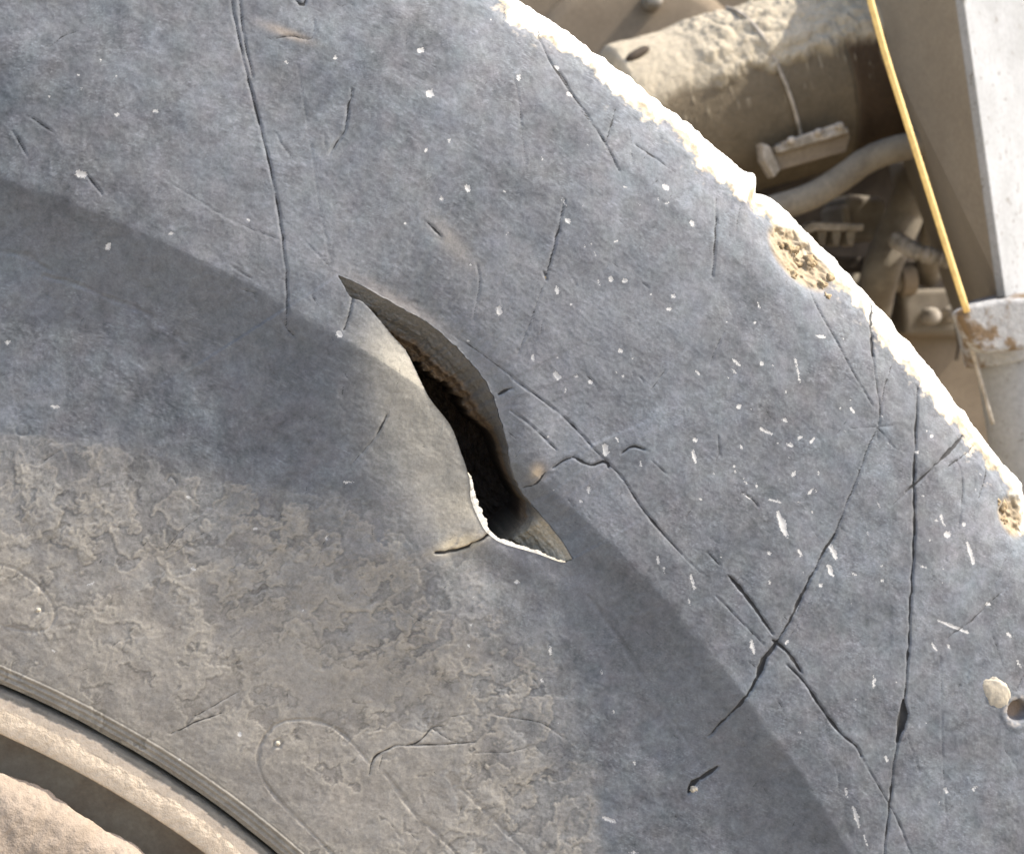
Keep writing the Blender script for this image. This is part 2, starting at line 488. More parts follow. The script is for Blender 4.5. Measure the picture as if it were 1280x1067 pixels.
# cut below the flap: a step between (540,685) and (610,664)
ca, cb = np.array(surf(536, 688)), np.array(surf(612, 663))
cm_ = (ca+cb)/2+np.array([0.0, -0.004])
cd = (cb-ca)/np.linalg.norm(cb-ca); cn = np.array([-cd[1], cd[0]])
tt = ((qx-ca[0])*cd[0]+(qz-ca[1])*cd[1])/np.linalg.norm(cb-ca)
sag = 0.0030*np.sin(np.pi*np.clip(tt, 0, 1))
side = (qx-ca[0])*cn[0]+(qz-ca[1])*cn[1]+sag
stepk = sstep(-0.0006, 0.0006, side)
tap = sstep(0.0, 0.9, tt)*(1-sstep(1.15, 1.5, tt))
fl = np.exp(-np.abs(side)/0.03)
Hn = np.where(lower, bul, 0)
Hn += np.where(lower, tap*fl*(stepk-0.62)*0.0026*(tt < 1.4), 0)
tuck = np.interp(sU, [0, 0.1, 0.3, 0.55, 0.62, 0.75, 0.85, 1], [-.003, -.004, -.007, -.0100, -.0105, -.009, -.007, -.004])
sb = sstep(-0.016, 0.016, dL-dU)
Hn += tuck*(np.where(~lower, 0.30*np.exp(-(dU/0.011)**2)*sstep(0, .12, sU)*(1-sstep(.88, 1, sU)), 0)+0.70*np.exp(-(dU/0.065)**2)*sb)
# small folded lobe on the upper lip
lob = np.exp(-(((qx-surf(652, 560)[0])/0.016)**2+((qz-surf(652, 560)[1])/0.022)**2))
Hn += np.where(~lower, 0.0035*lob, 0)
# pass under smoothing window at the edges of the window
fade = sstep(0, 0.02, np.minimum(np.minimum(qx-lo[0], hi[0]-qx), np.minimum(qz-lo[1], hi[1]-qz)))
H[wi, wj] += Hn*fade

# ---- cracks (photo positions, width in photo pixels, depth in mm)
CR = [
 ([(288, -5), (300, 55), (318, 130), (340, 220), (352, 290), (358, 350), (358, 410)], 2.0, 1.6),
 ([(298, -5), (305, 45), (316, 97)], 2.0, 1.4), ([(352, 400), (359, 411), (368, 420)], 1.8, 1),
 ([(440, 112), (433, 150), (431, 162), (411, 192)], 2.2, 1.6), ([(372, 80), (388, 180), (400, 260), (414, 330)], 0.7, 0.5),
 ([(16, 163), (34, 195)], 1.6, 1), ([(38, 146), (70, 168)], 1.5, 0.8), ([(108, 218), (128, 243)], 2.0, 1), ([(345, 165), (352, 180), (368, 200)], 1.1, .6),
 ([(292, 335), (315, 348)], 1.3, .6), ([(302, 362), (318, 367), (319, 375)], 1.6, .8), ([(390, 370), (400, 385)], 1.2, .6),
 ([(345, 48), (365, 45), (385, 50), (392, 45), (393, 25)], 1.4, .7), ([(370, 0), (378, 8), (382, 0)], 4, 1.4), ([(420, 5), (428, 8), (436, 3), (442, 7)], 1.2, .5),
 ([(200, 220), (240, 245), (290, 275), (350, 300)], 0.9, .5), ([(385, 305), (412, 333)], 1.2, .5), ([(60, 60), (80, 45), (95, 40)], 1.6, .6),
 ([(706, 250), (695, 300), (684, 345)], 2.0, 1.3), ([(681, 352), (665, 400), (648, 445)], 0.9, .6), ([(681, 340), (684, 350)], 5, 2),
 ([(631, 5), (629, 32)], 1.4, .8), ([(671, 30), (674, 50), (688, 78), (700, 95), (715, 118), (735, 145), (757, 180), (775, 215)], 1.9, 1.2),
 ([(641, 88), (648, 120), (653, 165), (658, 205)], 1.2, .7), ([(757, 178), (770, 135)], 1.6, .9), ([(788, 165), (791, 205)], 1.3, .6),
 ([(793, 180), (820, 198), (845, 216)], 1.8, .8), ([(765, 110), (772, 102), (790, 105)], 1.8, .8), ([(720, 130), (742, 158)], 1.0, .5),
 ([(896, 250), (894, 300), (891, 345)], 2.4, 1.2), ([(926, 253), (920, 292)], 1.2, .6), ([(915, 240), (911, 300)], .8, .4),
 ([(1012, 358), (1022, 385), (1045, 425), (1068, 468), (1092, 508)], 1.7, 1), ([(1087, 380), (1089, 410), (1091, 445)], 4.2, 2), ([(1091, 445), (1096, 480), (1100, 510), (1099, 528)], 1.8, 1.2),
 ([(1122, 428), (1112, 465), (1103, 500), (1098, 530)], 1.8, 1.1),
 ([(1099, 530), (1085, 560), (1078, 580), (1060, 625), (1044, 668)], 1.9, 1.2), ([(1044, 668), (1030, 690), (1010, 728), (990, 770), (968, 810)], 3.6, 2.0),
 ([(972, 802), (962, 816), (955, 826), (947, 846)], 8.5, 3.4), ([(952, 834), (945, 850), (935, 868), (912, 893), (886, 920)], 3.4, 1.9), ([(962, 815), (945, 850), (940, 862)], 1.6, 1),
 ([(1040, 690), (1020, 735), (1000, 775), (985, 800)], 1.0, .6), ([(1062, 535), (1097, 533), (1122, 530)], 1.2, .7), ([(1098, 535), (1108, 548), (1118, 560)], 1.4, .8), ([(1098, 536), (1097, 550)], 1.2, .6),
 ([(1147, 485), (1144, 560), (1143, 620), (1142, 690), (1138, 760), (1135, 815)], 3.0, 1.7), ([(1135, 812), (1134, 826)], 5, 2), ([(1134, 825), (1131, 870), (1128, 880)], 2.4, 1.5), ([(1130, 876), (1128, 900), (1122, 926)], 9, 3.0), ([(1125, 915), (1118, 950), (1112, 1000), (1104, 1075)], 2.4, 1.5),
 ([(1204, 545), (1190, 560), (1168, 582)], 4.4, 2), ([(1168, 582), (1150, 600), (1133, 616)], 3.0, 1.6), ([(1133, 616), (1112, 633)], 1.4, .9), ([(1219, 556), (1200, 572), (1180, 587)], 2.0, 1.1), ([(1196, 575), (1202, 590), (1203, 620), (1198, 660)], 1.4, .9), ([(1234, 580), (1228, 610), (1223, 625)], 2.2, 1), ([(1223, 625), (1215, 650)], 1.1, .6),
 ([(884, 690), (900, 706)], 1.8, 1), ([(911, 719), (925, 735), (942, 757), (966, 792)], 4.2, 2.0), ([(966, 800), (980, 810), (990, 822), (1002, 840)], 4.0, 1.8), ([(984, 830), (1005, 852), (1025, 882), (1050, 915), (1070, 932), (1076, 944)], 3.0, 1.7), ([(1076, 944), (1100, 985), (1122, 1025), (1142, 1075)], 1.4, .9), ([(895, 744), (925, 775), (955, 805)], 1.5, .7),
 ([(640, 470), (649, 478), (697, 514), (720, 535), (748, 566)], 1.9, 1.2), ([(748, 566), (762, 580), (779, 598), (803, 635), (830, 668), (852, 692)], 2.0, 1.2), ([(852, 692), (870, 710), (885, 722)], 1.1, .6),
 ([(641, 514), (660, 528), (680, 546), (697, 563)], 2.0, 1.1), ([(693, 586), (706, 577), (718, 572)], 3.2, 1.6), ([(718, 572), (740, 582), (758, 577), (762, 584)], 3.8, 1.6), ([(777, 568), (791, 558), (806, 562)], 2.8, 1.4), ([(626, 494), (634, 489), (642, 486)], 4.2, 2), ([(655, 612), (668, 608), (678, 600), (684, 592)], 1.8, 1.4), ([(815, 575), (833, 592)], 1.4, .6),
 ([(441, 575), (455, 560), (470, 542)], 1.5, .8), ([(470, 542), (483, 517)], 2.6, 1.2), ([(440, 372), (436, 395), (430, 412)], 2.6, 2.0), ([(543, 687), (556, 686), (570, 684), (582, 681), (590, 675), (602, 671), (611, 664)], 4.4, 3.2),
 ([(461, 967), (469, 944), (493, 931), (507, 930)], 2.6, 1.4), ([(507, 930), (522, 925), (540, 909), (552, 906)], 1.8, 1.1), ([(507, 931), (550, 929), (593, 926)], 1.7, 1), ([(540, 909), (560, 922), (572, 926)], 1.5, .8), ([(593, 940), (640, 938), (668, 930)], 1.0, .5), ([(618, 892), (650, 898), (677, 903), (707, 923)], 1.3, .6), ([(560, 895), (590, 890)], 1, .5), ([(500, 758), (530, 775), (565, 780)], 1.0, .5),
 ([(214, 916), (245, 902), (277, 890)], 1.6, .7), ([(244, 894), (270, 880), (298, 864)], 1.6, .7), ([(360, 882), (359, 862)], 1.3, .6), ([(205, 690), (225, 665), (250, 645)], 1.1, .5), ([(218, 690), (255, 665)], .9, .4), ([(53, 577), (76, 562)], 1.4, .6), ([(395, 705), (404, 680), (411, 665)], 1.5, .8), ([(209, 600), (213, 594), (218, 598), (221, 605)], 1.7, .9),
 ([(897, 958), (884, 967), (872, 975)], 5.0, 2.0), ([(878, 971), (866, 979), (861, 990)], 7.0, 2.6), ([(890, 965), (896, 958)], 3, 1), ([(1175, 810), (1177, 900), (1180, 960), (1183, 1035)], .9, .5), ([(1265, 727), (1243, 748), (1215, 775), (1183, 799)], 1.7, .9), ([(1268, 683), (1255, 705), (1243, 732)], 1.3, .7), ([(1240, 792), (1247, 810), (1255, 835)], 1.0, .5), ([(1283, 840), (1272, 860), (1265, 870)], 1.5, .8), ([(1140, 935), (1150, 965)], 1, .5), ([(1255, 935), (1272, 960)], 1, .5), ([(1190, 870), (1200, 855)], 1.5, .6),
 ([(832, 462), (824, 474), (815, 487)], 1.5, .8), ([(800, 470), (806, 478)], 1.6, .7), ([(905, 415), (893, 440), (886, 458)], 1.4, .8), ([(735, 470), (745, 480), (750, 490)], 1.2, .5), ([(1048, 968), (1049, 990)], 1.5, .7), ([(898, 545), (900, 572)], 1.6, .8), ([(928, 615), (942, 625), (948, 633)], 2.2, 1), ([(535, 278), (545, 288), (552, 295)], 2.2, .9), ([(597, 330), (600, 350), (595, 390), (593, 400)], 1.4, .7), ([(700, 90), (712, 110)], 1.6, .7), ([(1062, 520), (1040, 550)], .8, .4), ([(570, 420), (600, 440), (640, 470)], 1.3, .7), ([(735, 215), (740, 250)], .8, .4),
]
r2 = random.Random(5)
for k in range(230):               # hairline scratches over the shoulder
    x0, y0 = r2.uniform(380, 1270), r2.uniform(20, 1060)
    a = math.radians(r2.choice([r2.gauss(100, 14), r2.gauss(50, 12), r2.gauss(130, 14)]))
    L = r2.uniform(5, 20)
    CR.append(([(x0, y0), (x0+L*math.cos(a)+r2.uniform(-2, 2), y0+L*math.sin(a))], r2.uniform(0.5, 1.2), r2.uniform(.2, .5)))
for k in range(60):
    x0, y0 = r2.uniform(0, 500), r2.uniform(10, 900)
    a = math.radians(r2.uniform(20, 160)); L = r2.uniform(4, 13)
    CR.append(([(x0, y0), (x0+L*math.cos(a), y0+L*math.sin(a))], r2.uniform(0.5, 1.0), r2.uniform(.2, .4)))
# shallow grooves: crease lines, edges of the moulded pads (relief only)
GR = [
 ([(-10, 313), (30, 320), (62, 338)], 7, .9), ([(55, 345), (95, 355), (125, 368)], 8, 1.1), ([(130, 371), (185, 393), (232, 428)], 8, 1.0),
 ([(735, 745), (775, 800), (800, 840)], 10, 1.0), ([(800, 840), (840, 900), (880, 960)], 9, .6),
 ([(420, 1070), (385, 1035), (345, 995), (327, 968), (322, 945), (330, 920), (350, 903), (380, 898), (410, 905), (435, 922), (456, 945), (465, 957)], 3.4, 1.5),
 ([(478, 961), (500, 990), (518, 1016), (545, 1040), (575, 1070)], 5, 1.1), ([(574, 984), (600, 1006), (623, 1030), (665, 1070)], 5, .7),
 ([(-10, 702), (20, 711), (45, 728), (62, 748), (69, 768), (62, 783), (40, 789), (-10, 778)], 3, 1.0),
 ([(20, 532), (28, 527), (36, 533), (34, 542), (26, 545), (20, 539), (20, 532)], 1.8, .5),
 ([(345, 925), (347, 922), (352, 925), (352, 931), (347, 934), (342, 931), (342, 926)], 2.6, 1.4),
 ([(42, 760), (46, 755), (52, 757), (53, 764), (48, 768), (43, 765)], 2.6, 1.2),
]
crackd = np.full(X.shape, 3.0); chipd = np.full(X.shape, 3.0); GRV = np.zeros(X.shape)
def seg_dist(a, b, qx, qz):
    ab = b-a; L2 = (ab**2).sum()+1e-12
    t = np.clip(((qx-a[0])*ab[0]+(qz-a[1])*ab[1])/L2, 0, 1)
    return np.hypot(qx-a[0]-ab[0]*t, qz-a[1]-ab[1]*t), t
def draw(pts, w, dep, colour, seed):
    P = surf_poly(pts)
    n = max(4, int(np.linalg.norm(np.diff(P, axis=0), axis=1).sum()/0.0022))
    P = resample(P, n)
    if n > 6:
        jx = fbm(np.arange(n)*0.35, np.full(n, seed*1.7), 9, 3); P = P+np.stack([jx, -jx], 1)*0.00075*min(1, w/2)
    s = np.linspace(0, 1, n)
    hw = (0.36+0.30*min(1.0, w/2.6))*w*PX*1000*(0.35+0.65*np.sin(np.pi*np.clip(s, 0.02, .98))**0.5)*(1+0.45*fbm(np.arange(n)*0.5, np.full(n, seed+.5), 3, 2))
    dpn = dep*np.clip(0.75+0.8*fbm(np.arange(n)*0.22, np.full(n, seed+.2), 13, 3), 0.15, 1.3)
    hw = hw*np.clip(0.7+0.9*fbm(np.arange(n)*0.16, np.full(n, seed+.9), 15, 3), 0.15, 1.4)
    hw = np.maximum(hw, 0.03)
    pad = 0.0032
    for i in range(n-1):
        a, b = P[i], P[i+1]
        wi, wj = window(np.minimum(a, b)-pad, np.maximum(a, b)+pad)
        d, t = seg_dist(a, b, X[wi, wj], Z[wi, wj]); d = d*1000
        h_ = hw[i]*(1-t)+hw[i+1]*t
        if colour: crackd[wi, wj] = np.minimum(crackd[wi, wj], d-h_)
        g = np.clip(1-(d/(h_+0.45))**2, 0, 1)*(dpn[i]*(1-t)+dpn[i+1]*t)/1000
        GRV[wi, wj] = np.maximum(GRV[wi, wj], g)
for k, (p, w, dp) in enumerate(CR): draw(p, w, dp*(0.55+0.25*min(1, w/3)), True, k)
for k, (p, w, dp) in enumerate(GR): draw(p, w, dp*0.6, False, 900+k)
H -= GRV

# ---- pale chips and scuffs (photo x, y, length, width, angle)
CH = [(537, 117, 10, 9, 0), (526, 63, 8, 6, 0), (585, 235, 9, 6, 60), (533, 187, 4, 4, 0), (552, 248, 6, 4, 70), (562, 176, 11, 3, 90), (706, 252, 13, 3, 65), (710, 276, 8, 5, 50), (625, 388, 11, 6, 80), (668, 448, 11, 5, 75), (698, 470, 11, 7, 60), (697, 362, 11, 4, 75), (832, 234, 10, 6, 25), (833, 254, 5, 3, 0), (770, 302, 5, 3, 0), (745, 318, 9, 3, 60), (749, 354, 7, 4, 70), (764, 349, 6, 4, 70), (781, 351, 6, 5, 0), (842, 370, 6, 5, 0), (836, 386, 6, 4, 0), (776, 438, 6, 5, 40), (722, 470, 4, 4, 0), (740, 478, 4, 4, 0), (865, 279, 12, 5, 60), (758, 563, 14, 7, 80), (737, 613, 13, 4, 80), (727, 627, 4, 3, 80), (868, 570, 20, 5, 75), (870, 550, 7, 5, 0), (920, 452, 15, 3, 45), (918, 464, 9, 3, 40), (952, 454, 5, 4, 0), (997, 462, 33, 2.5, 78), (1025, 420, 16, 4, 10), (958, 539, 20, 4, 25), (981, 525, 11, 5, 30), (988, 556, 12, 5, 20), (1000, 547, 10, 4, 130), (1016, 550, 12, 4, 130), (924, 508, 6, 5, 0), (927, 558, 9, 4, 60), (992, 592, 11, 5, 125), (1014, 613, 13, 4, 125), (970, 626, 18, 3, 12), (978, 655, 40, 9, 70), (1000, 690, 12, 4, 55), (1042, 690, 26, 7, 62), (1038, 713, 19, 7, 62), (1026, 731, 6, 5, 0), (935, 620, 14, 3, 35), (1178, 650, 20, 4, 70), (1184, 668, 9, 8, 0), (1213, 690, 36, 6, 75), (1205, 655, 5, 5, 0), (1192, 783, 44, 4, 22), (1168, 808, 14, 4, 60), (1186, 808, 10, 3, 60), (1262, 794, 10, 3, 35), (1275, 830, 14, 3, 60), (941, 808, 22, 5, 75), (866, 727, 22, 4, 75), (862, 752, 10, 3, 75), (823, 700, 14, 3, 80), (830, 712, 10, 3, 80), (1092, 852, 16, 4, 90), (1070, 1020, 32, 5, 72), (1058, 990, 14, 3, 75), (1082, 1050, 16, 2, 75), (984, 802, 9, 4, 130), (996, 759, 8, 4, 120), (688, 812, 12, 3, 90), (677, 850, 8, 3, 90), (793, 952, 8, 3, 90), (762, 1024, 22, 5, 20), (752, 840, 8, 3, 85), (792, 1065, 12, 3, 0), (645, 726, 5, 4, 0), (588, 778, 4, 3, 0), (868, 986, 9, 9, 0), (102, 218, 14, 8, 10), (135, 308, 8, 4, 120), (213, 292, 5, 4, 0), (10, 428, 5, 5, 0), (147, 144, 4, 4, 0), (195, 139, 5, 4, 0), (310, 275, 4, 4, 0), (420, 72, 5, 4, 0), (358, 78, 5, 4, 0), (424, 418, 8, 6, 30), (70, 508, 14, 2.5, 5), (436, 600, 14, 2.5, 0), (408, 670, 12, 4, 120), (236, 621, 5, 3, 0), (114, 729, 12, 3, 150), (300, 916, 6, 6, 0), (347, 928, 6, 5, 0), (48, 762, 6, 6, 0), (242, 710, 6, 3, 30), (320, 660, 5, 3, 0), (1170, 650, 7, 3, 20), (1154, 708, 11, 2.5, 20), (712, 118, 8, 4, 20), (696, 85, 6, 4, 60), (648, 97, 8, 4, 80), (1236, 755, 6, 4, 0), (1108, 948, 7, 4, 70), (1218, 985, 7, 4, 130), (1183, 988, 8, 4, 60), (961, 691, 5, 4, 40), (1104, 725, 5, 5, 0), (1146, 565, 6, 4, 0), (1165, 545, 5, 4, 0)]
for k in range(120):
    g_ = r2.random()
    if g_ < 0.42: x0, y0 = r2.gauss(1050, 110), r2.gauss(600, 110)
    elif g_ < 0.75: x0, y0 = r2.gauss(760, 110), r2.gauss(370, 110)
    else: x0, y0 = r2.uniform(0, 1275), r2.uniform(10, 1060)
    CH.append((x0, y0, r2.uniform(1.4, 3.4)*(1+3*r2.random()**4), r2.uniform(0.9, 2.0), r2.gauss(65, 22)))
for cx, cy, L, w, ang in CH:
    a = math.radians(ang); dx, dy = math.cos(a)*max(L-w, 0)/2, math.sin(a)*max(L-w, 0)/2
    p, q = np.array(surf(cx-dx, cy-dy)), np.array(surf(cx+dx, cy+dy))
    wi, wj = window(np.minimum(p, q)-0.004, np.maximum(p, q)+0.004)
    d, t = seg_dist(p, q, X[wi, wj], Z[wi, wj])
    hw = 0.5*w*PX*1000*(1-0.55*np.abs(2*t-1)**1.5) if L > 2*w else 0.5*w*PX*1000
    dd = d*1000-hw
    chipd[wi, wj] = np.minimum(chipd[wi, wj], dd)
    H[wi, wj] -= 0.00025*np.clip(-dd/0.6, 0, 1)
for nm in (crackd, chipd): nm[ND:] = 3.0

# ---- bored hole at the right with its collar
hx, hz = surf(1272, 888)
wi, wj = window((hx-0.02, hz-0.02), (hx+0.02, hz+0.02))
dh = np.hypot(X[wi, wj]-hx, Z[wi, wj]-hz); cbh = fbm(xm[wi, wj]/4, zm[wi, wj]/4, 991, 3)
dh = dh*(1+0.06*cbh)
H[wi, wj] += 0.0006*np.exp(-((dh-0.0098)/0.0022)**2)-0.0065*(1-sstep(0.0050, 0.0074, dh))
hm = np.exp(-((dh-0.0080)/0.0020)**2)[..., None]*0.75*sstep(-0.3, 0.5, cbh)[..., None]
Cc[wi, wj] = Cc[wi, wj]*(1-hm)+np.array([0.30, 0.26, 0.22])*hm
hm = (1-sstep(0.004, 0.007, dh))[..., None]*0.8
Cc[wi, wj] = Cc[wi, wj]*(1-hm)+np.array([0.20, 0.135, 0.085])*hm

# ---- pale crust of dust over the rounded shoulder
arc = TT*1070.0
cb_ = fbm(arc/38, RR*0+1.5, 211, 4, 0.55); cb2 = fbm(arc/7, RR*1000/7, 231, 4, 0.6)
cb3 = fbm(arc/14, RR*1000/14, 221, 3, 0.5)
crl = (RR-1.0672)*1000+8.5*cb_+6.0*cb3+3.2*cb2+1.5*fine
crm = sstep(-0.9, 1.3, crl)
crt = 1.0+0.28*fbm(arc/5, RR*1000/5, 251, 4, 0.6)
warm = sstep(8.0, 0.5, crl+7*cb3+3*cb2)
ccol = (np.array([0.52, 0.50, 0.45])[None, None, :]*(1-warm[..., None])+np.array([0.27, 0.225, 0.155])[None, None, :]*warm[..., None])*crt[..., None]
Cc = Cc*(1-crm[..., None])+ccol*crm[..., None]
specks = sstep(0.30, 0.5, cb2)*sstep(-12, -1, crl)*(1-crm)
Cc = tint(Cc, specks, (0.36, 0.32, 0.26), 0.45)
crh = crm*sstep(-0.5, 7.0, crl)*(0.0012+0.0009*fbm(arc/9, RR*1000/9, 271, 4)+0.0010*np.clip(fbm(arc/22, RR*1000/22, 291, 3), 0, 1))
# a chunk torn out of the shoulder
def notch(px_, py_, rx, rz, dep):
    p = at(px_, py_, 0.008)
    t0 = math.atan2(p[2], p[0]); r0 = math.hypot(p[0], p[2])
    u = (TT-t0)*r0/rx; v = (RR-r0)/rz
    return dep*np.exp(-(u*u+v*v)**1.6)
nch = notch(1003, 322, 0.023, 0.0125, 0.010)+notch(1268, 648, 0.014, 0.010, 0.006)
nk_ = sstep(0.0015, 0.005, nch)
H += -nch*(0.8+0.4*cb3)+nk_*(0.0040*fbm(arc/11, RR*1000/11, 961, 4, 0.6)+0.0004*fbm(arc/2.4, RR*1000/2.4, 971, 2))
Cc = tint(Cc, nk_, (0.25, 0.19, 0.115), 0.85)
Cc *= (1+0.22*nk_*fbm(arc/7, RR*1000/4, 981, 3))[..., None]
# surface normal of the profile in (r, h)
dH = np.gradient(prof(rows), rows); nl = np.sqrt(1+dH**2)
nr, nh = (-dH/nl)[None, :], (1/nl)[None, :]
lump = (0.0020*fbm(arc/34, RR*0, 311, 5, 0.55)+0.0010*fbm(arc/6, RR*1000/6, 321, 3))*sstep(1.05, 1.075, RR)
p_ = at(942, 240, 0.03); t0 = math.atan2(p_[2], p_[0]); ud = (TT-t0)*1085
lump = lump-0.0045*np.exp(-((ud+3.5)/5.0)**2)*sstep(1.055, 1.08, RR)+0.0030*np.exp(-((ud-5.0)/3.0)**2)*sstep(1.06, 1.08, RR)
p_ = at(1262, 606, 0.03); t0 = math.atan2(p_[2], p_[0]); ud = (TT-t0)*1085
lump = lump+0.0030*np.exp(-((ud+4.0)/9.0)**2)*sstep(1.06, 1.08, RR)-0.004*np.exp(-((ud+24)/9.0)**2)*sstep(1.05, 1.08, RR)
R2 = RR+(crh+lump)*nr; H += (crh+lump)*nh

# ---- assemble, cutting the gash out of the grid
VX = R2*np.cos(TT); VZ = R2*np.sin(TT)
lo = OUT.min(0)-0.004; hi = OUT.max(0)+0.004
wi, wj = window(lo, hi)
ins = np.zeros(X.shape, bool)
ins[wi, wj] = inside(OUT, X[wi, wj], Z[wi, wj])
ii, jj = np.nonzero(ins)
idg = np.arange(NT*NR).reshape(NT, NR)
quads = grid_faces(NT, NR, wrap_u=True)
insf = ins.ravel()
cnt = insf[quads].sum(1)
keep = cnt < 4
quads = quads[keep]
brd = np.unique(quads[(cnt[keep] > 0)]); brd = brd[insf[brd]]
bx, bz = X.ravel()[brd], Z.ravel()[brd]
dO, iO = nearest(OUT, bx, bz)
VXf, VZf, Hf = VX.ravel(), VZ.ravel(), H.ravel()
VXf[brd] = OUT[iO, 0]; VZf[brd] = OUT[iO, 1]
used = np.zeros(NT*NR, bool); used[quads.ravel()] = True
remap = np.cumsum(used)-1
V = np.stack([VXf, -Hf, VZf], 1)[used]
F = remap[quads][:, ::-1]
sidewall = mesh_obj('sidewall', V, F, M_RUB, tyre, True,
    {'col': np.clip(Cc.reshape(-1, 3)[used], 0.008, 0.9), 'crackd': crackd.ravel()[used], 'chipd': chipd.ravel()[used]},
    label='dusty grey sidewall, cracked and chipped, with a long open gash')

def h_at(x, z):
    """sidewall height at plane points (nearest vertex of the dense grid)"""
    r = np.hypot(x, z); t = np.arctan2(z, x)
    i = np.clip(np.searchsorted(dense, t), 0, ND-1); j = np.clip(np.searchsorted(rows, r), 0, NR-1)
    return H[i, j]

# ---- inside of the gash: sloped cut face, torn plies, dark hollow
nu, nv = 420, 120
vd = np.array([-0.77, 0.64])       # across the gash, photo axes
upx = np.array([to_px(p[0], -0.02, p[1]) for p in UP_])
out_n = UP_+np.array([0.77, 0.64])*0.0025
hU = h_at(out_n[:, 0], out_n[:, 1]); hU = np.convolve(np.pad(hU, 8, mode='edge'), np.ones(17)/17, 'valid')
hU = np.minimum(hU, h_at(UP_[:, 0]+0.0012, UP_[:, 1]+0.0012)+0.0006)
wpx = np.interp(upx[:, 1], [343, 380, 407, 436, 477, 502, 530, 545, 585, 616, 634, 645, 652, 700], [62, 55, 45, 46, 34, 33, 17, 9, 4, 4, 7, 22, 60, 60])
vv = np.concatenate([np.linspace(0, 70, 100), np.linspace(72, 110, nv-100)])
uu = np.arange(nu)
UU, VV = np.meshgrid(uu, vv, indexing='ij')
jag = fbm(UU/9.0, VV/6.0, 401, 4, 0.6)
jag1 = fbm(UU/9.0, UU*0+3.3, 421, 4, 0.6)
a = VV/(wpx[:, None]*(1+0.16*jag1))
dtip = np.hypot(upx[:, 0]-717, upx[:, 1]-699)[:, None]
floor_ = 0.006+0.00030*np.clip(dtip-12, 0, 200)
steep = np.interp(upx[:, 1], [343, 400, 477, 530, 600, 640, 700], [0.014, 0.022, 0.026, 0.030, 0.03, 0.02, 0.013])[:, None]
dpt = np.where(a < 1, steep*np.clip(a, 0, 1)**0.85, steep)
dpt = dpt+0.006*sstep(0.72, 0.80, a)+0.0015*sstep(0.40, 0.43, a)
plunge = sstep(1.0, 1.0+6.0/np.maximum(wpx[:, None], 10), a)
dpt = dpt+plunge*(0.050+0.010*fbm(UU/26, VV/14, 461, 4, 0.6))
dpt = dpt+0.0026*jag*sstep(0.55, 1.0, a)+0.0012*fbm(UU/40, VV/20, 471, 3)*np.clip(a*3, 0, 1)+0.0005*fbm(UU/5, VV/4, 431, 3)+0.0012*fbm(UU/30, VV/9, 433, 3)*np.clip(a*4, 0, 1)
tipk = sstep(640, 655, upx[:, 1])[:, None]
dpt = dpt*(1-tipk)+tipk*np.minimum(dpt, 0.002+0.00036*VV+0.001*jag*np.clip(VV/10, 0, 1)+0.004)
tip0 = np.clip(np.minimum(uu, nu-1-uu)/18.0, 0, 1)[:, None]
dpt = dpt*(0.35+0.65*tip0)+0.0004
hh = hU[:, None]-dpt
cx_ = UP_[:, 0][:, None]+vd[0]*VV*PX; cz_ = UP_[:, 1][:, None]-vd[1]*VV*PX
ins_ = inside(OUT, cx_, cz_)
hh = np.where(ins_, hh, np.minimum(hh, h_at(cx_, cz_)-0.0025-0.004*tip0*np.clip(VV/20, 0, 1)))
# colours
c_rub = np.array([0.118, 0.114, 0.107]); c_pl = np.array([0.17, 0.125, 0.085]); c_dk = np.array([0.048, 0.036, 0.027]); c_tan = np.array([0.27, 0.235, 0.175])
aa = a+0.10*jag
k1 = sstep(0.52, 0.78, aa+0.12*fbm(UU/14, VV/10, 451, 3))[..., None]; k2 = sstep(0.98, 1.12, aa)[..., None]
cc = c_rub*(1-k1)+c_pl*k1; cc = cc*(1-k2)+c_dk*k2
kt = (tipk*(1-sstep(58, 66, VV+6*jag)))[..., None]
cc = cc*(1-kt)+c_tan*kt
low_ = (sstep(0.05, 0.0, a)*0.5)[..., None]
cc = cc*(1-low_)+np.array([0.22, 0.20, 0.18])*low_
cc = cc*(1+0.35*jag*k1[..., 0]+0.10*jag+0.16*fbm(UU/3, VV/3, 441, 3))[..., None]
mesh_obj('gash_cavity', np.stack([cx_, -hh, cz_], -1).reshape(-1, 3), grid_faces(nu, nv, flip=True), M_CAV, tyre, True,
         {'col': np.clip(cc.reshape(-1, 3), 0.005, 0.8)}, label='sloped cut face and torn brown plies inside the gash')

# ---- lower lip: thickness of the flap, sunlit where it turns up
nl_ = len(LP_); nk = 12
tan_ = np.gradient(LP_, axis=0); tan_ /= np.linalg.norm(tan_, axis=1)[:, None]
nin = np.stack([-tan_[:, 1], tan_[:, 0]], 1)
if (nin*(np.array([0.77, 0.64]))).sum(1).mean() < 0: nin = -nin
hL = h_at(LP_[:, 0]-nin[:, 0]*0.0012, LP_[:, 1]-nin[:, 1]*0.0012)
hL = np.convolve(np.pad(hL, 3, mode='edge'), np.ones(7)/7, 'valid')
sarc = np.linspace(0, 1, nl_)
wl = np.interp(lpx[:, 1], [343, 560, 588, 600, 618, 640, 660, 670, 680, 692, 702], [-3, -3, 0, 5, 11, 13, 9, 5.5, 4.5, 3.5, 1.5])
wl = np.where(sarc > 0.97, wl*(1-sarc)/0.03, wl)
wl = np.convolve(np.pad(wl, 6, mode='edge'), np.ones(13)/13, 'valid')
dl = np.interp(lpx[:, 1], [343, 380, 560, 606, 645, 680, 702], [0.003, 0.010, 0.014, 0.009, 0.008, 0.007, 0.003])
rv, rc = [], []
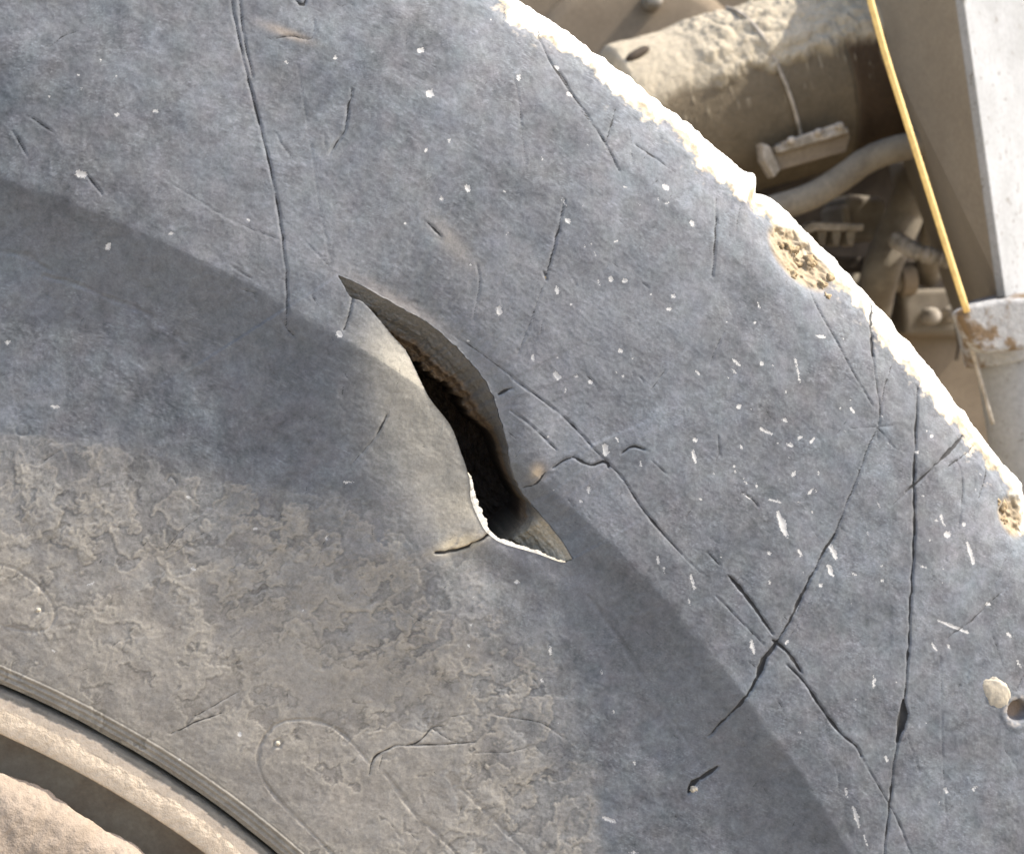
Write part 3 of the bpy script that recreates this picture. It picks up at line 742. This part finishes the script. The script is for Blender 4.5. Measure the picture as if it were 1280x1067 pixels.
for k in range(nk):
    s = k/(nk-1)
    w_ = wl*PX*(s**0.8)+(0.0004*math.sin(math.pi*min(1, s*3)) if s < 0.34 else 0)
    d_ = dl*s**1.25
    if s > 0.7: w_ = w_-0.012*(s-0.7)/0.3*1.0; d_ = d_+0.012*(s-0.7)/0.3
    w_ = w_+0.0014*fbm(np.arange(nl_)/8, np.full(nl_, s*4), 501, 3)*(1 if k else 0)
    w_ = w_-np.where(wl > 1.0, 0.0, 0.0009)
    p = LP_+nin*w_[:, None]
    rv.append(np.stack([p[:, 0], -(hL-d_+np.where(wl > 1.0, 0.0002 if k == 0 else 0.0, -0.0014)), p[:, 1]], 1))
    q = sstep(0.60, 0.75, s)
    lw = sstep(1.0, 5.0, wl)[:, None]
    lipc = (np.array([0.25, 0.24, 0.22])*lw+np.array([0.24, 0.215, 0.17])*(1-lw))*(1-q)+np.array([0.14, 0.125, 0.105])*q
    rc.append(lipc*(1+0.35*fbm(np.arange(nl_)/6, np.full(nl_, s*9), 511, 3))[:, None])
mesh_obj('gash_lip', np.stack(rv, 1).reshape(-1, 3), grid_faces(nl_, nk), M_LIP, tyre, True,
         {'col': np.clip(np.stack(rc, 1).reshape(-1, 3), 0, .85)}, label='pale thick cut edge of the rubber flap')

# ---- tread ring with lugs, inner sidewall
def lathe(name, prof_rh, mat, parent, nseg=256, mod=None, **kw):
    t = np.linspace(0, 2*np.pi, nseg, endpoint=False)
    P = np.array(prof_rh, float)
    T, Rr = np.meshgrid(t, P[:, 0], indexing='ij'); Hh = np.tile(P[:, 1], (nseg, 1))
    if mod is not None: Rr = mod(T, Rr, Hh)
    return mesh_obj(name, np.stack([Rr*np.cos(T), -Hh, Rr*np.sin(T)], -1).reshape(-1, 3), grid_faces(nseg, len(P), wrap_u=True, flip=True), mat, parent, True, **kw)
def lugs(T, R, Hh):
    ph = (T*44/(2*np.pi)+np.abs(Hh+0.33)*3.0) % 1.0
    g = sstep(0.0, 0.06, ph)*(1-sstep(0.62, 0.68, ph))
    return R-0.03*(1-g)*sstep(-0.10, -0.16, Hh)*(1-sstep(-0.50, -0.56, Hh))
hs = np.linspace(-0.074, -0.585, 40)
lathe('tread', [(1.0878+0.0035*math.sin(math.pi*(h+0.074)/-0.511), h) for h in hs], M_TREAD, tyre, 880, lugs)
lathe('inner_sidewall', [(1.0878, -0.585), (1.06, -0.64), (0.98, -0.665), (0.85, -0.67), (0.70, -0.66), (0.61, -0.64), (0.60, -0.60)], M_PLAIN_RUB, tyre, 180)

# ---- lodged stones, mud and vent stubs
def pebble(name, c, s, seed, mat, parent, sub=2, amp=0.25, cols=None, rot=0.0, **kw):
    import bmesh
    bm = bmesh.new(); bmesh.ops.create_icosphere(bm, subdivisions=sub, radius=1.0)
    P = np.array([v.co[:] for v in bm.verts]); Fc = np.array([[v.index for v in f.verts] for f in bm.faces]); bm.free()
    n = fbm(P[:, 0]*1.3+seed*3.1+P[:, 1]*0.7, P[:, 2]*1.3-seed*1.7+P[:, 1]*0.9, seed, 4, 0.6)
    P = P*(1+amp*n)[:, None]*np.array(s)
    cr_, sr_ = math.cos(rot), math.sin(rot)
    P = np.stack([P[:, 0]*cr_-P[:, 2]*sr_, P[:, 1], P[:, 0]*sr_+P[:, 2]*cr_], 1)
    return mesh_obj(name, P+np.array(c), Fc, mat, parent, True, **kw)
def on_face(px_, py_, lift=0.0):
    x, z = surf(px_, py_); h = float(h_at(np.array([x]), np.array([z]))[0])
    return np.array([x, -(h+lift), z])
M_STONE = dusty_mat('pale_stone', (0.36, 0.31, 0.23), (0.27, 0.24, 0.19), 160, 0.9, 0.1)
M_MUD = dusty_mat('dry_mud', (0.27, 0.205, 0.125), (0.20, 0.15, 0.09), 160, 0.95, 0.05, 0.6, 0.002)
pebble('lodged_stone', on_face(1244, 866, 0.0), (0.0078, 0.0014, 0.0110), 3, M_STONE, tyre, 4, 0.30, rot=0.62, label='pale flat stone pressed in beside a bored hole')
pebble('lodged_stone', on_face(683, 347, -0.0004), (0.0013, 0.0010, 0.0020), 4, M_MUD, tyre, 3, 0.8)
pebble('lodged_stone', on_face(868, 986, -0.0004), (0.0024, 0.0012, 0.0017), 5, M_STONE, tyre, 3, 0.8)
for k, (a_, b_) in enumerate(((347, 928), (48, 762))):
    pebble('vent_stub', on_face(a_, b_, 0.0), (0.0014, 0.0011, 0.0013), 20+k, M_STONE, tyre, 2, 0.1)
rm = random.Random(3)
for k in range(20):
    if k < 14:
        u = rm.random(); px_, py_ = 975+u*75+rm.gauss(0, 5), 298+u*66+rm.gauss(0, 7)+(6 if rm.random() < .5 else -4)
    else: px_, py_ = 1266+rm.gauss(0, 6), 640+rm.gauss(0, 14)
    p = at(px_, py_, 0.0); r_ = math.hypot(p[0], p[2])
    if r_ > 1.083: r_ = 1.080
    t_ = math.atan2(p[2], p[0]); x, z = r_*math.cos(t_), r_*math.sin(t_)
    h = float(h_at(np.array([x]), np.array([z]))[0])
    s_ = rm.uniform(0.0012, 0.0042)
    pebble('mud_clod', (x, -h+0.0012, z), (s_*rm.uniform(.8, 1.4), s_*0.8, s_*rm.uniform(.7, 1.2)), 40+k, M_MUD, tyre, 3, 0.95, rot=rm.uniform(0, 3))

# ------------------------------------------------------------------ the wheel rim
rim = empty('wheel_rim', (0, 0.05, -0.60), 'beige dust covered steel wheel rim inside the big tyre', 'wheel rim')
M_RIM = dusty_mat('dusty_rim', (0.46, 0.36, 0.25), (0.40, 0.315, 0.22), 40, 0.9, 0.1, 0.25, 0.002, c3=(0.36, 0.29, 0.21), spots=90)
M_RIMD = dusty_mat('bare_rim_edge', (0.15, 0.135, 0.115), (0.10, 0.09, 0.08), 60, 0.7, 0.3)
M_GUT = dusty_mat('dirty_gutter', (0.36, 0.30, 0.215), (0.27, 0.205, 0.14), 26, 0.9, 0.1)
# flange: bare worn edge towards the bead, ragged beige dust over the face
fp_ = resample(np.array([(0.5996, -0.030), (0.5996, -0.008), (0.5990, -0.0030), (0.5975, -0.0014), (0.594, -0.0008), (0.590, -0.0003), (0.586, -0.0002), (0.581, -0.0006), (0.578, -0.0012), (0.5765, -0.0024), (0.5756, -0.0060), (0.5752, -0.014)]), 90)
tfl = np.concatenate([np.arange(math.radians(15), math.radians(100), 0.0014), np.linspace(math.radians(101), math.radians(374), 180)])
T, Rr = np.meshgrid(tfl, fp_[:, 0], indexing='ij'); Hh = np.tile(fp_[:, 1], (len(tfl), 1))
tm, rmm = T*590, Rr*1000
rag = (595.8-rmm)+1.6*fbm(tm/26, rmm/3.5, 603, 4)+1.2*fbm(tm/6, rmm/1.6, 613, 3)
dk = sstep(-0.35, 0.35, rag)
fcol = np.array([0.145, 0.131, 0.108])*(1+0.3*fbm(tm/14, rmm/2, 623, 3))[..., None]*(1-dk[..., None])
fd = (np.array([0.44, 0.360, 0.270])*(1+0.13*fbm(tm/18, rmm/18, 633, 4)+0.07*fbm(tm/4, rmm/4, 643, 3))[..., None])
fd *= (1-0.35*np.exp(-((rmm-590.2-0.5*fbm(tm/40, tm*0, 653, 2))/0.35)**2)*sstep(-0.1, 0.3, fbm(tm/30, tm*0, 663, 3)))[..., None]
fcol = fcol+fd*dk[..., None]
Hh = Hh+0.0006*dk+0.0004*fbm(tm/20, rmm/20, 673, 3)
mesh_obj('rim_flange', np.stack([Rr*np.cos(T), -Hh, Rr*np.sin(T)], -1).reshape(-1, 3), grid_faces(len(tfl), len(fp_), wrap_u=True), M_ATTR, rim, True, {'col': np.clip(fcol.reshape(-1, 3), 0.01, .8)})
lathe('rim_gutter', [(0.5754, -0.0130), (0.5744, -0.022), (0.572, -0.031), (0.566, -0.037), (0.553, -0.040), (0.535, -0.041), (0.48, -0.042)], M_GUT, rim, 360)
# caked dirt on the disc, ragged outer edge in front of the gutter
nth, nrr = 900, 60
t = np.linspace(math.radians(5), math.radians(125), nth); s = np.linspace(0, 1, nrr)**1.6
T, S_ = np.meshgrid(t, s, indexing='ij')
pe = at(0, 963, 0.003); EDGE_R = math.hypot(pe[0], pe[2])
edge_r = EDGE_R+0.0042*fbm(T*14, T*0, 701, 4, 0.55)+0.0012*fbm(T*60, T*0+2, 711, 3)
Rr = edge_r*(1-S_)+0.30*S_
rmm = Rr*1000; tm = T*550
Hh = -0.004+0.012*(1-np.exp(-(edge_r-Rr)/0.007))-0.10*np.clip(S_-0.35, 0, 1)+0.0030*fbm(tm/24, rmm/24, 721, 5, 0.55)+0.0009*fbm(tm/5, rmm/5, 731, 3)+0.0003*fbm(tm/1.6, rmm/1.6, 733, 2)
Hh -= 0.030*(S_ == 0); Rr = Rr-0.024*(S_ == 0)
cmix = 0.8*sstep(-0.3, 0.5, fbm(tm/30, rmm/30, 741, 5))[..., None]
cl = np.array([0.240, 0.194, 0.150])*(1-cmix)+np.array([0.205, 0.163, 0.123])*cmix
cl = cl*(1+0.08*fbm(tm/6, rmm/6, 751, 3))[..., None]
mesh_obj('caked_dirt', np.stack([Rr*np.cos(T), -Hh, Rr*np.sin(T)], -1).reshape(-1, 3), grid_faces(nth, nrr), M_ATTR, rim, True,
         {'col': cl.reshape(-1, 3)}, label='rough beige dirt caked over the wheel disc')
lathe('wheel_disc', [(0.48, -0.046), (0.40, -0.12), (0.30, -0.16), (0.12, -0.17), (0.002, -0.17)], M_GUT, rim, 120)

# ------------------------------------------------------------------ behind the tyre
def ppx(Y): return (Y-CAM[1])/FPX*1.02   # metres per photo pixel at depth Y

def prism(name, P, mat, parent=None, depth=0.03, Y=None, bevel=0.003, **kw):
    """outline (photo x, y[, Y]) extruded away from the tyre, real thickness"""
    fr = [at(p[0], p[1], p[2] if len(p) > 2 else Y) for p in P]
    n = len(fr); V = np.array(fr+[f+np.array([0, depth, 0]) for f in fr])
    Fs = [tuple(range(n)), tuple(range(2*n-1, n-1, -1))]+[(i, i+n, (i+1) % n+n, (i+1) % n) for i in range(n)]
    o = mesh_obj(name, V, Fs, mat, parent, False, **kw)
    fix_normals(o)
    if bevel:
        b = o.modifiers.new('bevel', 'BEVEL'); b.width = bevel; b.segments = 3; b.limit_method = 'ANGLE'
    return o
def fix_normals(o):
    import bmesh
    bm = bmesh.new(); bm.from_mesh(o.data); bmesh.ops.recalc_face_normals(bm, faces=bm.faces); bm.to_mesh(o.data); bm.free()

def tube(name, pts, rad, mat, parent=None, seg=20, n=60, radf=None, **kw):
    C = resample(np.array(pts, float), n)
    tg = np.gradient(C, axis=0); tg /= np.linalg.norm(tg, axis=1)[:, None]
    ref = np.array([0, 1.0, 0.02]); u = np.cross(tg, ref); u /= np.linalg.norm(u, axis=1)[:, None]; w = np.cross(tg, u)
    an = np.linspace(0, 2*np.pi, seg, endpoint=False)
    r = np.full(n, rad) if radf is None else rad*radf(np.linspace(0, 1, n))
    V = C[:, None, :]+r[:, None, None]*(np.cos(an)[None, :, None]*u[:, None, :]+np.sin(an)[None, :, None]*w[:, None, :])
    a = np.arange(n*seg).reshape(n, seg); b = np.roll(a, -1, 1)
    F = np.stack([a[:-1], b[:-1], b[1:], a[1:]], -1).reshape(-1, 4)
    V = np.vstack([V.reshape(-1, 3), C[:1], C[-1:]])
    caps = [(a[0, (i+1) % seg], a[0, i], n*seg) for i in range(seg)]+[(a[-1, i], a[-1, (i+1) % seg], n*seg+1) for i in range(seg)]
    Fs = [tuple(int(v) for v in f) for f in F]+[tuple(int(v) for v in f) for f in caps]
    o = mesh_obj(name, V, Fs, mat, parent, True, **kw); fix_normals(o)
    return o

def disc(name, c, rad, depth, mat, parent, seg=24, rounding=0.25, **kw):
    """bolt head / round boss facing the camera side (-Y), domed"""
    pr = [(rad, 0), (rad, -depth*(1-rounding)), (rad*(1-0.25*rounding), -depth*(1-rounding*0.3)), (rad*0.7, -depth), (0.0, -depth*1.02)]
    V = []; 
    for r, y in pr:
        for k in range(seg):
            an = 2*math.pi*k/seg; V.append((c[0]+r*math.cos(an), c[1]+y, c[2]+r*math.sin(an)))
    return mesh_obj(name, np.array(V), grid_faces(len(pr), seg), mat, parent, True, **kw) if False else _disc(name, V, len(pr), seg, mat, parent, **kw)
def _disc(name, V, n, seg, mat, parent, **kw):
    Fs = []
    for i in range(n-1):
        for k in range(seg):
            Fs.append((i*seg+k, i*seg+(k+1) % seg, (i+1)*seg+(k+1) % seg, (i+1)*seg+k))
    o = mesh_obj(name, np.array(V), Fs, mat, parent, True, **kw); fix_normals(o); return o

M_BROWN = dusty_mat('brown_dusty_steel', (0.130, 0.101, 0.070), (0.160, 0.126, 0.088), 12, 0.9, 0.1)  # background steels and hoses darkened in colour to stand in for overhead shade
M_DARK = dusty_mat('dirty_shaded_steel', (0.035, 0.027, 0.02), (0.07, 0.054, 0.039), 16, 0.85, 0.15)
M_HOSE = dusty_mat('dusty_hose', (0.165, 0.14, 0.104), (0.115, 0.095, 0.07), 30, 0.8, 0.2)
M_SHADED = dusty_mat('dusty_paint_shaded', (0.160, 0.135, 0.102), (0.185, 0.158, 0.121), 10, 0.75, 0.2, 0.1, 0.001)  # shade of the post's left side mixed into this paint colour
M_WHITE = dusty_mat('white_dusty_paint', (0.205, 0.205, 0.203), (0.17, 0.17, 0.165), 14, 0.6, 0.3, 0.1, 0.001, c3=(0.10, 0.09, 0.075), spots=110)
M_YEL = dusty_mat('yellow_cord', (0.56, 0.40, 0.15), (0.46, 0.32, 0.12), 60, 0.6, 0.3)
M_PALE = dusty_mat('pale_dusty_metal', (0.30, 0.265, 0.22), (0.17, 0.145, 0.11), 90, 0.8, 0.2)
M_RUST = dusty_mat('rusty_mud', (0.20, 0.125, 0.06), (0.30, 0.22, 0.13), 70, 0.95, 0.05, 0.6, 0.004)

M_COLLAR = dusty_mat('muddy_white_paint', (0.24, 0.235, 0.225), (0.12, 0.082, 0.048), 42, 0.9, 0.1, 0.8, 0.004, 0.47, 0.60, 260)
# frame plate closing the view, oversized to block sky and ground light
YB = 1.02
fp = empty('chassis_frame', at(1000, 300, YB), 'dark dusty chassis frame plate at the back, oversized to block light', 'chassis')
prism('frame_plate', [(-900, -900), (2000, -900), (2000, 2100), (-900, 2100)], M_DARK, fp, 0.06, YB, 0.004)
fp['label'] = 'dark dirty chassis plate behind the tank and hoses, oversized to block light'

# round cover plate with bolt, top
YP = 0.86
cv = empty('cover_plate', at(800, 60, YP), 'flat brown dusty cover plate with a round bolt above the tank', 'cover plate')
prism('plate', [(300, -600), (1320, -600), (1320, 150), (300, 150)], M_BROWN, cv, 0.16, YP, 0.006)
pc = at(800, 125, YP)
disc('round_cover', pc, 152*ppx(YP), 0.012, M_BROWN, cv, 96, 0.5)
pb = at(814, 2, YP-0.012)
disc('bolt', pb, 12*ppx(YP), 0.020, M_PALE, cv, 20, 0.5)

# the tank / cylinder with dust piled on its upper side
YT = 0.60
tk = empty('air_tank', at(950, 122, YT), 'brown cylindrical tank caked with pale dust along its top', 'tank')
p0, p1 = at(772, 172, YT), at(1240, 46, YT)
ax = (p1-p0)/np.linalg.norm(p1-p0); L_ = np.linalg.norm(p1-p0)
perp = np.cross(ax, np.array([0, -1.0, 0])); perp /= np.linalg.norm(perp)
if perp[2] < 0: perp = -perp
frn = np.array([0, -1.0, 0])
RT = 108*ppx(YT)
nl2, na = 420, 360
sl = np.linspace(0, L_, nl2); an = np.linspace(0, 2*np.pi, na, endpoint=False)   # an = 0 front, pi/2 top
SL, AN = np.meshgrid(sl, an, indexing='ij')
sm, am = SL*1000, AN*RT*1000
bare = fbm(sm/30, am/30, 801, 5, 0.6)
angd = np.degrees(AN)
angd = np.where(angd > 270, angd-360, angd)
lowl = 13+12*fbm(sm/45, sm*0, 811, 4)+14*bare*0.6
lowl = np.where(SL > 0.66*L_, lowl+12, lowl)
dm = sstep(-5, 7, angd-lowl)*(1-sstep(150, 175, angd))
drip = sstep(0.35, 0.6, fbm(sm/4.5, am/22, 821, 3))*sstep(-32, -4, angd-lowl)*(1-dm)
lumps = 0.0045+0.0080*np.abs(fbm(sm/34, am/30, 831, 4, 0.5))+0.0022*fbm(sm/11, am/11, 841, 3, 0.5)
smooth_end = 1-sstep(0.16*L_, 0.24*L_, SL)
lumps = lumps*(1-0.75*smooth_end)
rr = RT+dm*lumps+drip*0.0012
rr = rr*np.where(SL < 0.012, np.sqrt(np.clip(1-((0.012-SL)/0.012)**2*0.35, 0, 1)), 1)
seam = np.exp(-((SL-0.54*L_)/0.0022)**2)
rr = rr-0.002*seam*(1-dm); rr = rr+np.where((SL > 0.54*L_), 0.0020, 0)
VT = p0+SL[..., None]*ax+rr[..., None]*(np.cos(AN)[..., None]*frn+np.sin(AN)[..., None]*perp)
cd_ = np.array([0.29, 0.250, 0.185]); cb1 = np.array([0.105, 0.084, 0.057]); cb2_ = np.array([0.046, 0.032, 0.021])  # bare barrel colour lowered to stand in for overhead shade
right = sstep(0.535*L_, 0.545*L_, SL)[..., None]
cbase = cb1*(1-right)+cb2_*right
cbase = cbase*(1+0.25*bare)[..., None]
kd = np.clip(dm+0.55*drip, 0, 1)[..., None]
cdust = cd_*(1+0.22*fbm(sm/14, am/14, 861, 4)+0.10*fbm(sm/3, am/3, 871, 2))[..., None]
ct = cbase*(1-kd)+cdust*kd
mesh_obj('barrel', VT.reshape(-1, 3), np.stack([(lambda a, b: np.stack([a[:-1], b[:-1], b[1:], a[1:]], -1))(np.arange(nl2*na).reshape(nl2, na), np.roll(np.arange(nl2*na).reshape(nl2, na), -1, 1))], 0).reshape(-1, 4),
         M_ATTR, tk, True, {'col': ct.reshape(-1, 3)}); fix_normals(bpy.data.objects['barrel'])
def on_tank(s, ang, lift=0.0):
    a_ = math.radians(ang); return p0+ax*s+(RT+lift)*(math.cos(a_)*frn+math.sin(a_)*perp)
# dished end
Ve = []; Fe = []
for i, k in enumerate(np.linspace(0, 1, 8)):
    for j in range(48):
        a_ = 2*math.pi*j/48
        Ve.append(p0-ax*0.020*math.sin(k*math.pi/2)+RT*0.80*math.cos(k*math.pi/2)*(math.cos(a_)*frn+math.sin(a_)*perp))
for i in range(7):
    for j in range(48): Fe.append((i*48+j, i*48+(j+1) % 48, (i+1)*48+(j+1) % 48, (i+1)*48+j))
o = mesh_obj('tank_end', np.array(Ve), Fe, M_PALE, tk); fix_normals(o)
# sunk slot in the end of the tank: dark solid standing in for its shaded hollow
sp = [on_tank(0.018, 52, 0.001), on_tank(0.026, 56, 0.0022), on_tank(0.036, 60, 0.001)]
tube('slot_dark_fill', [at(783, 76, YT-RT*0.72), at(795, 69, YT-RT*0.69), at(811, 60, YT-RT*0.62)], 0.0048, M_DARK, tk, 12, 20, lambda q: np.sqrt(np.clip(1-(2*q-1)**4, 0.02, 1)))
# strap round the tank and its clamp
sS = 0.335*L_
tube('strap', [on_tank(sS+0.030*(1-math.sin(math.radians(max(a_, -40)))) if False else sS+(60-a_)*0.00022, a_, 0.004 if a_ < 30 else 0.008) for a_ in range(75, -42, -9)], 0.0018, M_PALE, tk, 10, 60)
YC = YT-RT-0.010
for nm, P in (('clamp_plate', [(958, 186), (1060, 158), (1063, 172), (1058, 190), (972, 214), (962, 206)]),
              ('clamp_bar', [(968, 183), (1058, 158), (1062, 166), (972, 192)]),
              ('clamp_bar', [(976, 178), (1046, 154), (1049, 160), (980, 185)]),
              ('clamp_lug', [(952, 178), (962, 182), (976, 212), (968, 222), (955, 200)])):
    prism(nm, P, M_PALE if nm != 'clamp_plate' else M_BROWN, tk, 0.020, YC if nm == 'clamp_plate' else YC-0.006, 0.0015)
for q in ((988, 176), (1022, 166), (1048, 158)):
    disc('clamp_bolt', at(q[0], q[1], YC-0.006), 5*ppx(YC), 0.007, M_PALE, tk, 12, 0.4)

# hoses and pipes
def T_(name, P, Y, rpx, mat, label, cat, group=None, radf=None, n=60, parent=None):
    pts = [at(p[0], p[1], p[2] if len(p) > 2 else Y) for p in P]
    kw = dict(label=label, cat=cat, group=group) if parent is None else {}
    return tube(name, pts, rpx*ppx(Y), mat, parent, 20, n, radf, **kw)
T_('thick_hose', [(860, 290, .62), (905, 275), (955, 264), (1010, 247), (1050, 224), (1088, 198), (1140, 182), (1230, 172), (1330, 165, .8)], 0.50, 17, M_HOSE, 'thick dusty beige hose bending up under the tank', 'hose')
T_('curved_pipe', [(1135, 208, .74), (1142, 235), (1130, 270), (1112, 310), (1098, 350), (1090, 400, .74)], 0.66, 24, M_HOSE, 'dusty upright pipe below the thick hose', 'pipe')
T_('curved_pipe', [(1180, 215, .76), (1178, 250), (1165, 300), (1160, 345, .76)], 0.68, 17, M_HOSE, 'narrow dusty pipe beside the grey post', 'pipe')
hb = empty('valve_block', at(1085, 270, .70), 'dusty squarish valve block under the thick hose', 'valve')
prism('body', [(1058, 242), (1108, 246), (1112, 300), (1062, 304)], M_HOSE, hb, 0.08, 0.70, 0.008)
prism('flange', [(1052, 258), (1062, 254), (1066, 296), (1056, 300)], M_HOSE, hb, 0.07, 0.69, 0.004)
bk = empty('small_bracket', at(1040, 290, .58), 'thin bent dusty bracket strip above the tyre edge', 'bracket')
prism('strip', [(985, 305), (1003, 285), (1016, 277), (1081, 280), (1080, 288), (1020, 288), (1008, 294), (994, 312)], M_PALE, bk, 0.03, 0.58, 0.002)
for q in (1022, 1040, 1058):
    prism('tooth', [(q, 288), (q+13, 288), (q+9, 308), (q+2, 306)], M_HOSE, bk, 0.025, 0.585, 0.002)
T_('ribbed_hose', [(1120, 300, .6), (1145, 314), (1168, 321), (1192, 326), (1230, 330, .6)], 0.56, 10, M_PALE, 'pale ribbed conduit beside the yellow cord', 'conduit', None, lambda q: 1+0.13*np.sin(q*150), 220)
fb = empty('frame_bar', at(1090, 330, .74), 'dark horizontal frame bar crossing behind the tyre edge', 'bar')
prism('bar', [(980, 318), (1215, 326), (1215, 342), (980, 338)], M_DARK, fb, 0.06, 0.74, 0.004)
T_('cross_pipe', [(1010, 364), (1060, 358), (1108, 352), (1128, 350)], 0.70, 15, M_HOSE, 'short horizontal dusty pipe with a collar end', 'pipe')
T_('pipe_collar', [(1124, 351), (1132, 350), (1140, 349)], 0.70, 20, M_BROWN, 'brown round collar closing the short pipe', 'collar')
bp_ = empty('bolted_plate', at(1170, 400, .70), 'dusty plate with two round bolts above the brown panel', 'plate')
prism('plate', [(1128, 362), (1215, 360), (1222, 416), (1132, 418)], M_HOSE, bp_, 0.05, 0.70, 0.005)
for q in ((1161, 395), (1187, 393)):
    disc('bolt', at(q[0], q[1], .70), 11*ppx(.7), 0.016, M_PALE, bp_, 20, 0.5)
lp = empty('side_panel', at(1190, 480, .78), 'plain brown dusty panel low behind the tyre edge', 'panel')
prism('panel', [(1060, 405), (1900, 390), (1900, 1500), (1060, 1500)], M_BROWN, lp, 0.12, 0.78, 0.006)
prism('ridge', [(1090, 412), (1225, 408), (1226, 420), (1090, 424)], M_BROWN, lp, 0.03, 0.765, 0.004)
T_('thin_wire', [(1195, 405), (1199, 430), (1196, 450)], 0.68, 2.5, M_DARK, 'short thin dark wire hanging over the brown panel', 'wire')

# box post: left face with shade in its colour, sunlit right face
post = empty('box_post', at(1230, 365, .36), 'white painted box post with a grey shaded side', 'post')
def strip3(name, A_, B_, mat, back):
    """sheet between two edge lines with thickness; A_, B_ = [(px,py,Y) top, (px,py,Y) bottom]"""
    a0, a1, b0, b1 = [at(*q) for q in (A_[0], A_[1], B_[0], B_[1])]
    bk_ = np.array(back)
    V = np.array([a0, b0, b1, a1, a0+bk_, b0+bk_, b1+bk_, a1+bk_])
    o = mesh_obj(name, V, [(0, 1, 2, 3), (7, 6, 5, 4), (0, 4, 5, 1), (1, 5, 6, 2), (2, 6, 7, 3), (3, 7, 4, 0)], mat, post, False)
    fix_normals(o); b = o.modifiers.new('bevel', 'BEVEL'); b.width = 0.0015; b.segments = 2
    return o
CT, CB = (1192, -90, .34), (1257, 372, .34)
strip3('shaded_face', ((1033, -90, .62), (1192, 395, .62)), (CT, CB), M_SHADED, (0.004, 0.008, 0))
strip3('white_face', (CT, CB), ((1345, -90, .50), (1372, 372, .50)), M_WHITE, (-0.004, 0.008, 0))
# yellow cord
T_('yellow_cord', [(930, -520), (1030, -190), (1081, -25), (1090, 8), (1108, 72), (1131, 145), (1158, 230), (1184, 312), (1209, 390)], 0.30, 4.1, M_YEL, 'taut yellow cord running down in front of the grey post', 'cord')
# pipe post with muddy collar under the box post
pp = empty('pipe_post', at(1262, 600, .36), 'white round post with a rusty muddy collar', 'post')
T_('pipe', [(1258, 420), (1275, 520), (1292, 640), (1310, 800), (1345, 1100), (1400, 1600)], 0.36, 44, M_WHITE, '', '', parent=pp)
nn = 40
tube('collar', [at(1246, 372, .36), at(1250, 392, .36), at(1256, 420, .36), at(1262, 444, .36)], 57*ppx(.36), M_COLLAR, pp, 40, nn, lambda q: np.clip(0.72+0.5*np.sqrt(np.clip(q*3, 0, 1)), 0, 1.0))
prism('tab', [(1199, 391), (1222, 380), (1252, 374), (1290, 372), (1292, 436), (1230, 442), (1216, 428)], M_COLLAR, pp, 0.02, 0.30, 0.004)
T_('rod', [(1203, 398), (1216, 440), (1230, 490), (1241, 530)], 0.33, 2.6, M_PALE, '', '', parent=pp)
